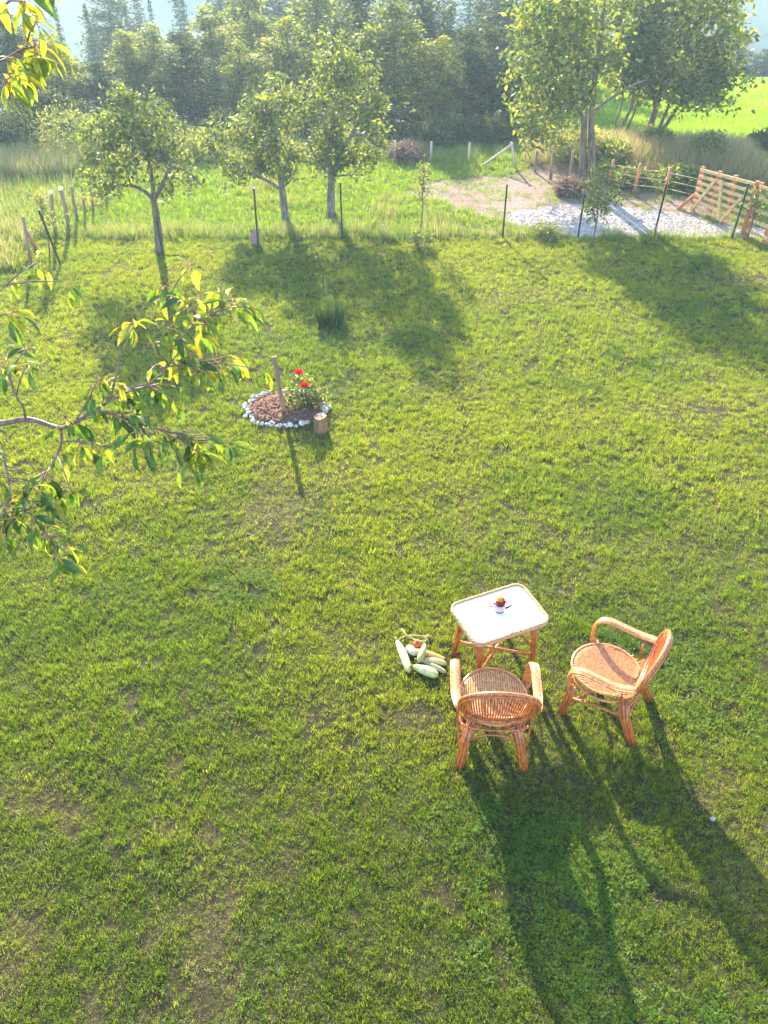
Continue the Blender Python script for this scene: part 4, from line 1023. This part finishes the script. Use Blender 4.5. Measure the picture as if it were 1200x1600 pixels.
squash('courgette', 'cream courgette with orange tinge pointing right', (655, 1031), (697, 1037), .035, .035, .026, .034, ((.36, .34, .11), (.66, .56, .30)), 'courgette', .004, stripes=1)
squash('courgette', 'thin dark striped courgette lying between the two pale ones', (660, 1034), (697, 1051), .03, .028, .022, .026, ((.16, .17, .10), (.42, .38, .22)), 'courgette', .004, stripes=1)
g = at(652, 1006, .04); mb = MB(); mb.blob((0, 0, .035), (.038, .036, .033), 12, 9, .03); t = thing('tomato', 'red tomato at the back of the vegetable pile', 'tomato', (g.x, g.y, 0)); mb.build('flesh', mat('tomato_skin', (.55, .10, .05), .3, .3, 20), t)
mb = MB()
for j in range(5): a = j*1.256; mb.tube([(0, 0, .068), (.012*math.cos(a), .012*math.sin(a), .07), (.022*math.cos(a), .022*math.sin(a), .063)], [.003, .003, .001], 4)
mb.build('calyx', mat('calyx_green', (.08, .16, .03), .6), t)
mb = MB()
for P, r in (([(628, 983, .03), (634, 991, .05), (641, 997, .04), (655, 1001, .05), (664, 1004, .06)], .0055), ([(622, 1000, .04), (630, 995, .05), (640, 993, .05), (655, 993, .06), (664, 996, .05), (670, 1002, .04)], .004), ([(640, 993, .05), (648, 1000, .05), (655, 1005, .05)], .004)):
    mb.tube(spline([at(*q) for q in P], 4), [r*random.uniform(.8, 1.2) for _ in range((len(P)-1)*4+1)], 6)
tag(mb.build('dry_vine', mat('dry_vine', (.42, .36, .15), .8, .4, 40, .3)), 'curling dry vine stems lying behind the vegetable pile', 'vine')
t = thing('seed_head', 'small curled brown vine leaf at the right end of the dry stems', 'leaf', at(668, 999)); mb = MB(); mb.blob((0, 0, .03), (.03, .02, .015), 8, 5, .35); mb.build('leaf', mat('withered_leaf', (.36, .25, .10), .9, .4, 60, .6), t)

# ------------------------------------------------------------------ cherry tree at the left (branches hang into view)
def cherry_leaf(bend, fold, L=.095, W=.030):
    prof = [.0, .62, .95, 1., .82, .45, .0]; n = len(prof); V = []; Fq = []
    for i, w_ in enumerate(prof):
        s = i/(n-1); a = bend*s; y = L*(math.sin(a)/bend if abs(bend) > .01 else s); z = -L*((1-math.cos(a))/bend if abs(bend) > .01 else 0)
        hw = W*.5*max(w_, .04); V += [(-hw, y, z+fold*hw), (0, y, z), (hw, y, z+fold*hw)]
    for i in range(n-1):
        o = i*3; Fq += [(o, o+1, o+4, o+3), (o+1, o+2, o+5, o+4)]
    return V, Fq
LM = []
for m in M_cherry:
    for bd, fo in ((.5, .35), (.9, .5), (1.3, .25)):
        V, Fq = cherry_leaf(bd, fo); LM.append(npmesh('leaf', V, Fq, m, {'v': ('FACE', 'FLOAT', [.5]*len(Fq))}, True))
ct = thing('cherry_tree', 'cherry tree just left of the photo with leafy branches hanging into view', 'tree', (-3.9, 2.6, 0))
CB = Vector((-3.9, 2.6, 0)); nleaf = 0
pet = MB()
def add_leaf(p, dirn, sc, yellow=.25):
    global nleaf
    nleaf += 1; r = random.random()
    k = 2 if r < yellow else (1 if r < yellow+.33 else (0 if r < .85 else 3))
    d = dirn.normalized(); pl = random.uniform(.02, .04); q = p+d*pl+Vector((0, 0, .004)); pet.tube([p-CB, q-CB], .0013, 4)
    LEAVES.append((sc, k*3+random.randrange(3), q-CB, d.to_track_quat('Y', 'Z') @ Quaternion((0, 1, 0), random.uniform(-.7, .7))))
LEAVES = []; tw = MB()
BR = [  # polyline (px,py,dist), radius, leaf count, leaf start fraction, yellow share
 ([(-190, 640, 3.5), (-60, 658, 3.35), (0, 661, 3.3), (45, 655, 3.25), (90, 668, 3.2), (112, 662, 3.15), (150, 640, 3.1), (200, 612, 3.1), (250, 600, 3.1)], .014, 30, .55, .15),
 ([(40, 656, 3.25), (36, 635, 3.2), (22, 612, 3.2), (5, 570, 3.2)], .006, 10, .55, .3),
 ([(170, 628, 3.1), (182, 585, 3.05), (190, 545, 3.05), (210, 508, 3.05)], .005, 5, .5, .8),
 ([(225, 606, 3.1), (255, 580, 3.05), (266, 545, 3.05), (264, 500, 3.05), (258, 448, 3.05)], .005, 18, .2, .35),
 ([(264, 552, 3.05), (285, 525, 3.0), (312, 500, 3.0), (345, 484, 3.0), (372, 474, 3.0)], .005, 24, .3, .35),
 ([(250, 575, 3.05), (290, 568, 3.0), (315, 564, 3.0), (338, 570, 3.0)], .004, 24, .1, .4),
 ([(150, 640, 3.1), (200, 655, 3.05), (250, 672, 3.0), (285, 680, 3.0), (318, 694, 3.0)], .006, 34, .15, .2),
 ([(95, 667, 3.2), (95, 695, 3.15), (75, 735, 3.1), (48, 765, 3.05), (20, 795, 3.05)], .006, 20, .25, .2),
 ([(96, 690, 3.15), (125, 690, 3.1), (145, 700, 3.1)], .004, 8, .2, .2),
 ([(-120, 690, 3.3), (-10, 700, 3.1), (10, 735, 3.05), (15, 775, 3.0), (0, 820, 3.0)], .006, 22, .3, .3),
 ([(20, 795, 3.05), (50, 805, 3.0), (70, 835, 3.0), (98, 852, 3.0)], .004, 20, .1, .4),
 ([(-150, 150, 3.3), (-40, 118, 3.1), (10, 90, 3.0), (45, 74, 3.0), (68, 68, 3.0)], .005, 22, .35, .75),
 ([(-40, 118, 3.1), (0, 135, 3.0), (14, 122, 3.0), (30, 118, 3.0)], .004, 11, .4, .75),
 ([(-120, 40, 3.2), (-20, 20, 3.0), (10, 5, 3.0), (30, -5, 3.0)], .004, 10, .4, .6),
 ([(-150, 480, 3.3), (-30, 470, 3.1), (5, 450, 3.0), (22, 440, 3.0)], .004, 8, .5, .2),
 ([(-40, 500, 3.1), (0, 492, 3.0), (18, 488, 3.0)], .003, 6, .4, .2),
 ([(120, 655, 3.12), (140, 620, 3.1), (150, 600, 3.1)], .004, 10, .3, .3),
]
for P, r, nl, fs_, yl in BR:
    nl = int(nl*(2.3 if P[0][0] > -30 or r > .01 else 1.75))
    q = spline([ray(*p)-CB for p in P], 5); k = len(q)
    mb = MB(); mb.tube(q, [r*(1-.75*i/(k-1)) for i in range(k)], 7); mb.build('branch', M_twig, ct)
    # leaves in whorls near nodes
    nodes = max(2, nl//4); cnt = 0
    for j in range(nodes):
        f_ = fs_+(1-fs_)*(j+1)/nodes; i0 = min(k-1, int(f_*(k-1))); p = q[i0]+CB; T = (q[i0]-q[max(0, i0-1)]).normalized()
        sp = p
        if j < nodes-1 and random.random() < .75:
            a = random.uniform(0, 6.283); sp = p+(Vector((math.cos(a), math.sin(a), random.uniform(-.3, .5)))+T*.8)*random.uniform(.03, .12)
            tw.tube([p-CB, (p+sp)/2-CB+Vector((0, 0, .008)), sp-CB], [.0032, .0026, .002], 5)
        for l in range(max(1, nl//nodes+(1 if j == nodes-1 else 0))):
            a = random.uniform(0, 6.283); side = Vector((math.cos(a), math.sin(a), 0))
            d = side*random.uniform(.3, 1.0)+T*.3+Vector((0, 0, random.uniform(-1.3, .05)))
            add_leaf(sp+Vector((random.uniform(-.012, .012), random.uniform(-.012, .012), 0)), d, random.uniform(.6, 1.08), yl*.85)
LEAVES.sort(key=lambda q: -q[0])
for sc, k, q, qq in LEAVES[:300]:
    o = link('leaf', LM[k], ct); o.location = q; o.rotation_mode = 'QUATERNION'; o.rotation_quaternion = qq; o.scale = (sc, sc, sc)
mb = MB()
for sc, k, q, qq in LEAVES[300:]:
    me = LM[k]; mb.add([q+qq @ (v_.co*sc) for v_ in me.vertices], [tuple(f_.vertices) for f_ in me.polygons], k//3)
me = mb.mesh('small_leaves', M_cherry); a_ = me.attributes.new('v', 'FLOAT', 'FACE'); a_.data.foreach_set('value', [.5]*len(me.polygons)); link('small_leaves', me, ct)['kind'] = 'stuff'
tw.build('spurs', M_twig, ct)['kind'] = 'stuff'
pet.build('petioles', M_petiole, ct)['kind'] = 'stuff'
print('cherry leaves', nleaf)
tr = MB(); q = spline([(0, 0, -.05), (.05, 0, 1.0), (0, .05, 2.0), (.1, 0, 2.6)], 5); tr.tube(q, [.13-.05*i/(len(q)-1) for i in range(len(q))], 12); tr.build('trunk', M_twig, ct)
for P, r, _, _, _ in [b_ for b_ in BR if b_[0][0][0] < -100]:
    e = ray(*P[0])-CB; q = spline([(.08, 0, 2.4), Vector((.08, 0, 2.4)).lerp(e, .5)+Vector((-.05, .05, .2)), e], 5)
    mb = MB(); mb.tube(q, [.045+(r-.045)*i/(len(q)-1) for i in range(len(q))], 8); mb.build('branch', M_twig, ct)
C = blob_centers([(-.4, 0, 4.0, 1.1, 1.2, 1.2, 1), (-.3, .6, 3.0, .9, .9, .7, 1)], 150, .3)
V, Fc, v = leaves_np(C, 14, .12, .11, .7, .5, .4); link('crown', npmesh('crown', V, Fc, M_leaf, {'v': ('FACE', 'FLOAT', v)}), ct)

# ------------------------------------------------------------------ tiny far house
for d in range(60, 230):
    g = ray(73, 28, d)
    if h(g.x, g.y) > g.z: break
t = thing('far_house', 'tiny white building on the blue hillside in the distance at the left', 'house', (g.x, g.y, h(g.x, g.y)-.3))
mb = MB(); mb.box((0, 0, .55), (1.3, 1.5, 1.1)); mb.build('wall', M_white, t, smooth=False)
mb = MB(); mb.add([(-.8, -.9, 1.1), (.8, -.9, 1.1), (.8, .9, 1.1), (-.8, .9, 1.1), (-.8, 0, 1.6), (.8, 0, 1.6)], [(0, 1, 5, 4), (2, 3, 4, 5), (0, 4, 3), (1, 2, 5), (0, 3, 2, 1)]); mb.build('roof', mat('pale_roof', (.6, .55, .52), .6), t, smooth=False)

# ------------------------------------------------------------------ haze
if HAZE > 0:
    mb = MB(); mb.box((0, 110, -8), (420, 360, 52)); o = mb.build('haze', None, smooth=False)
    o.data.materials.clear(); m = bpy.data.materials.new('valley_haze'); m.use_nodes = True; n = m.node_tree.nodes; n.remove(n['Principled BSDF'])
    pv = n.new('ShaderNodeVolumePrincipled'); pv.inputs['Density'].default_value = HAZE; pv.inputs['Color'].default_value = (.58, .82, 1.0, 1); pv.inputs['Anisotropy'].default_value = .32
    m.node_tree.links.new(pv.outputs[0], n['Material Output'].inputs['Volume']); o.data.materials.append(m)
    tag(o, 'thin warm evening haze filling the garden air and valley', 'haze', kind='stuff')
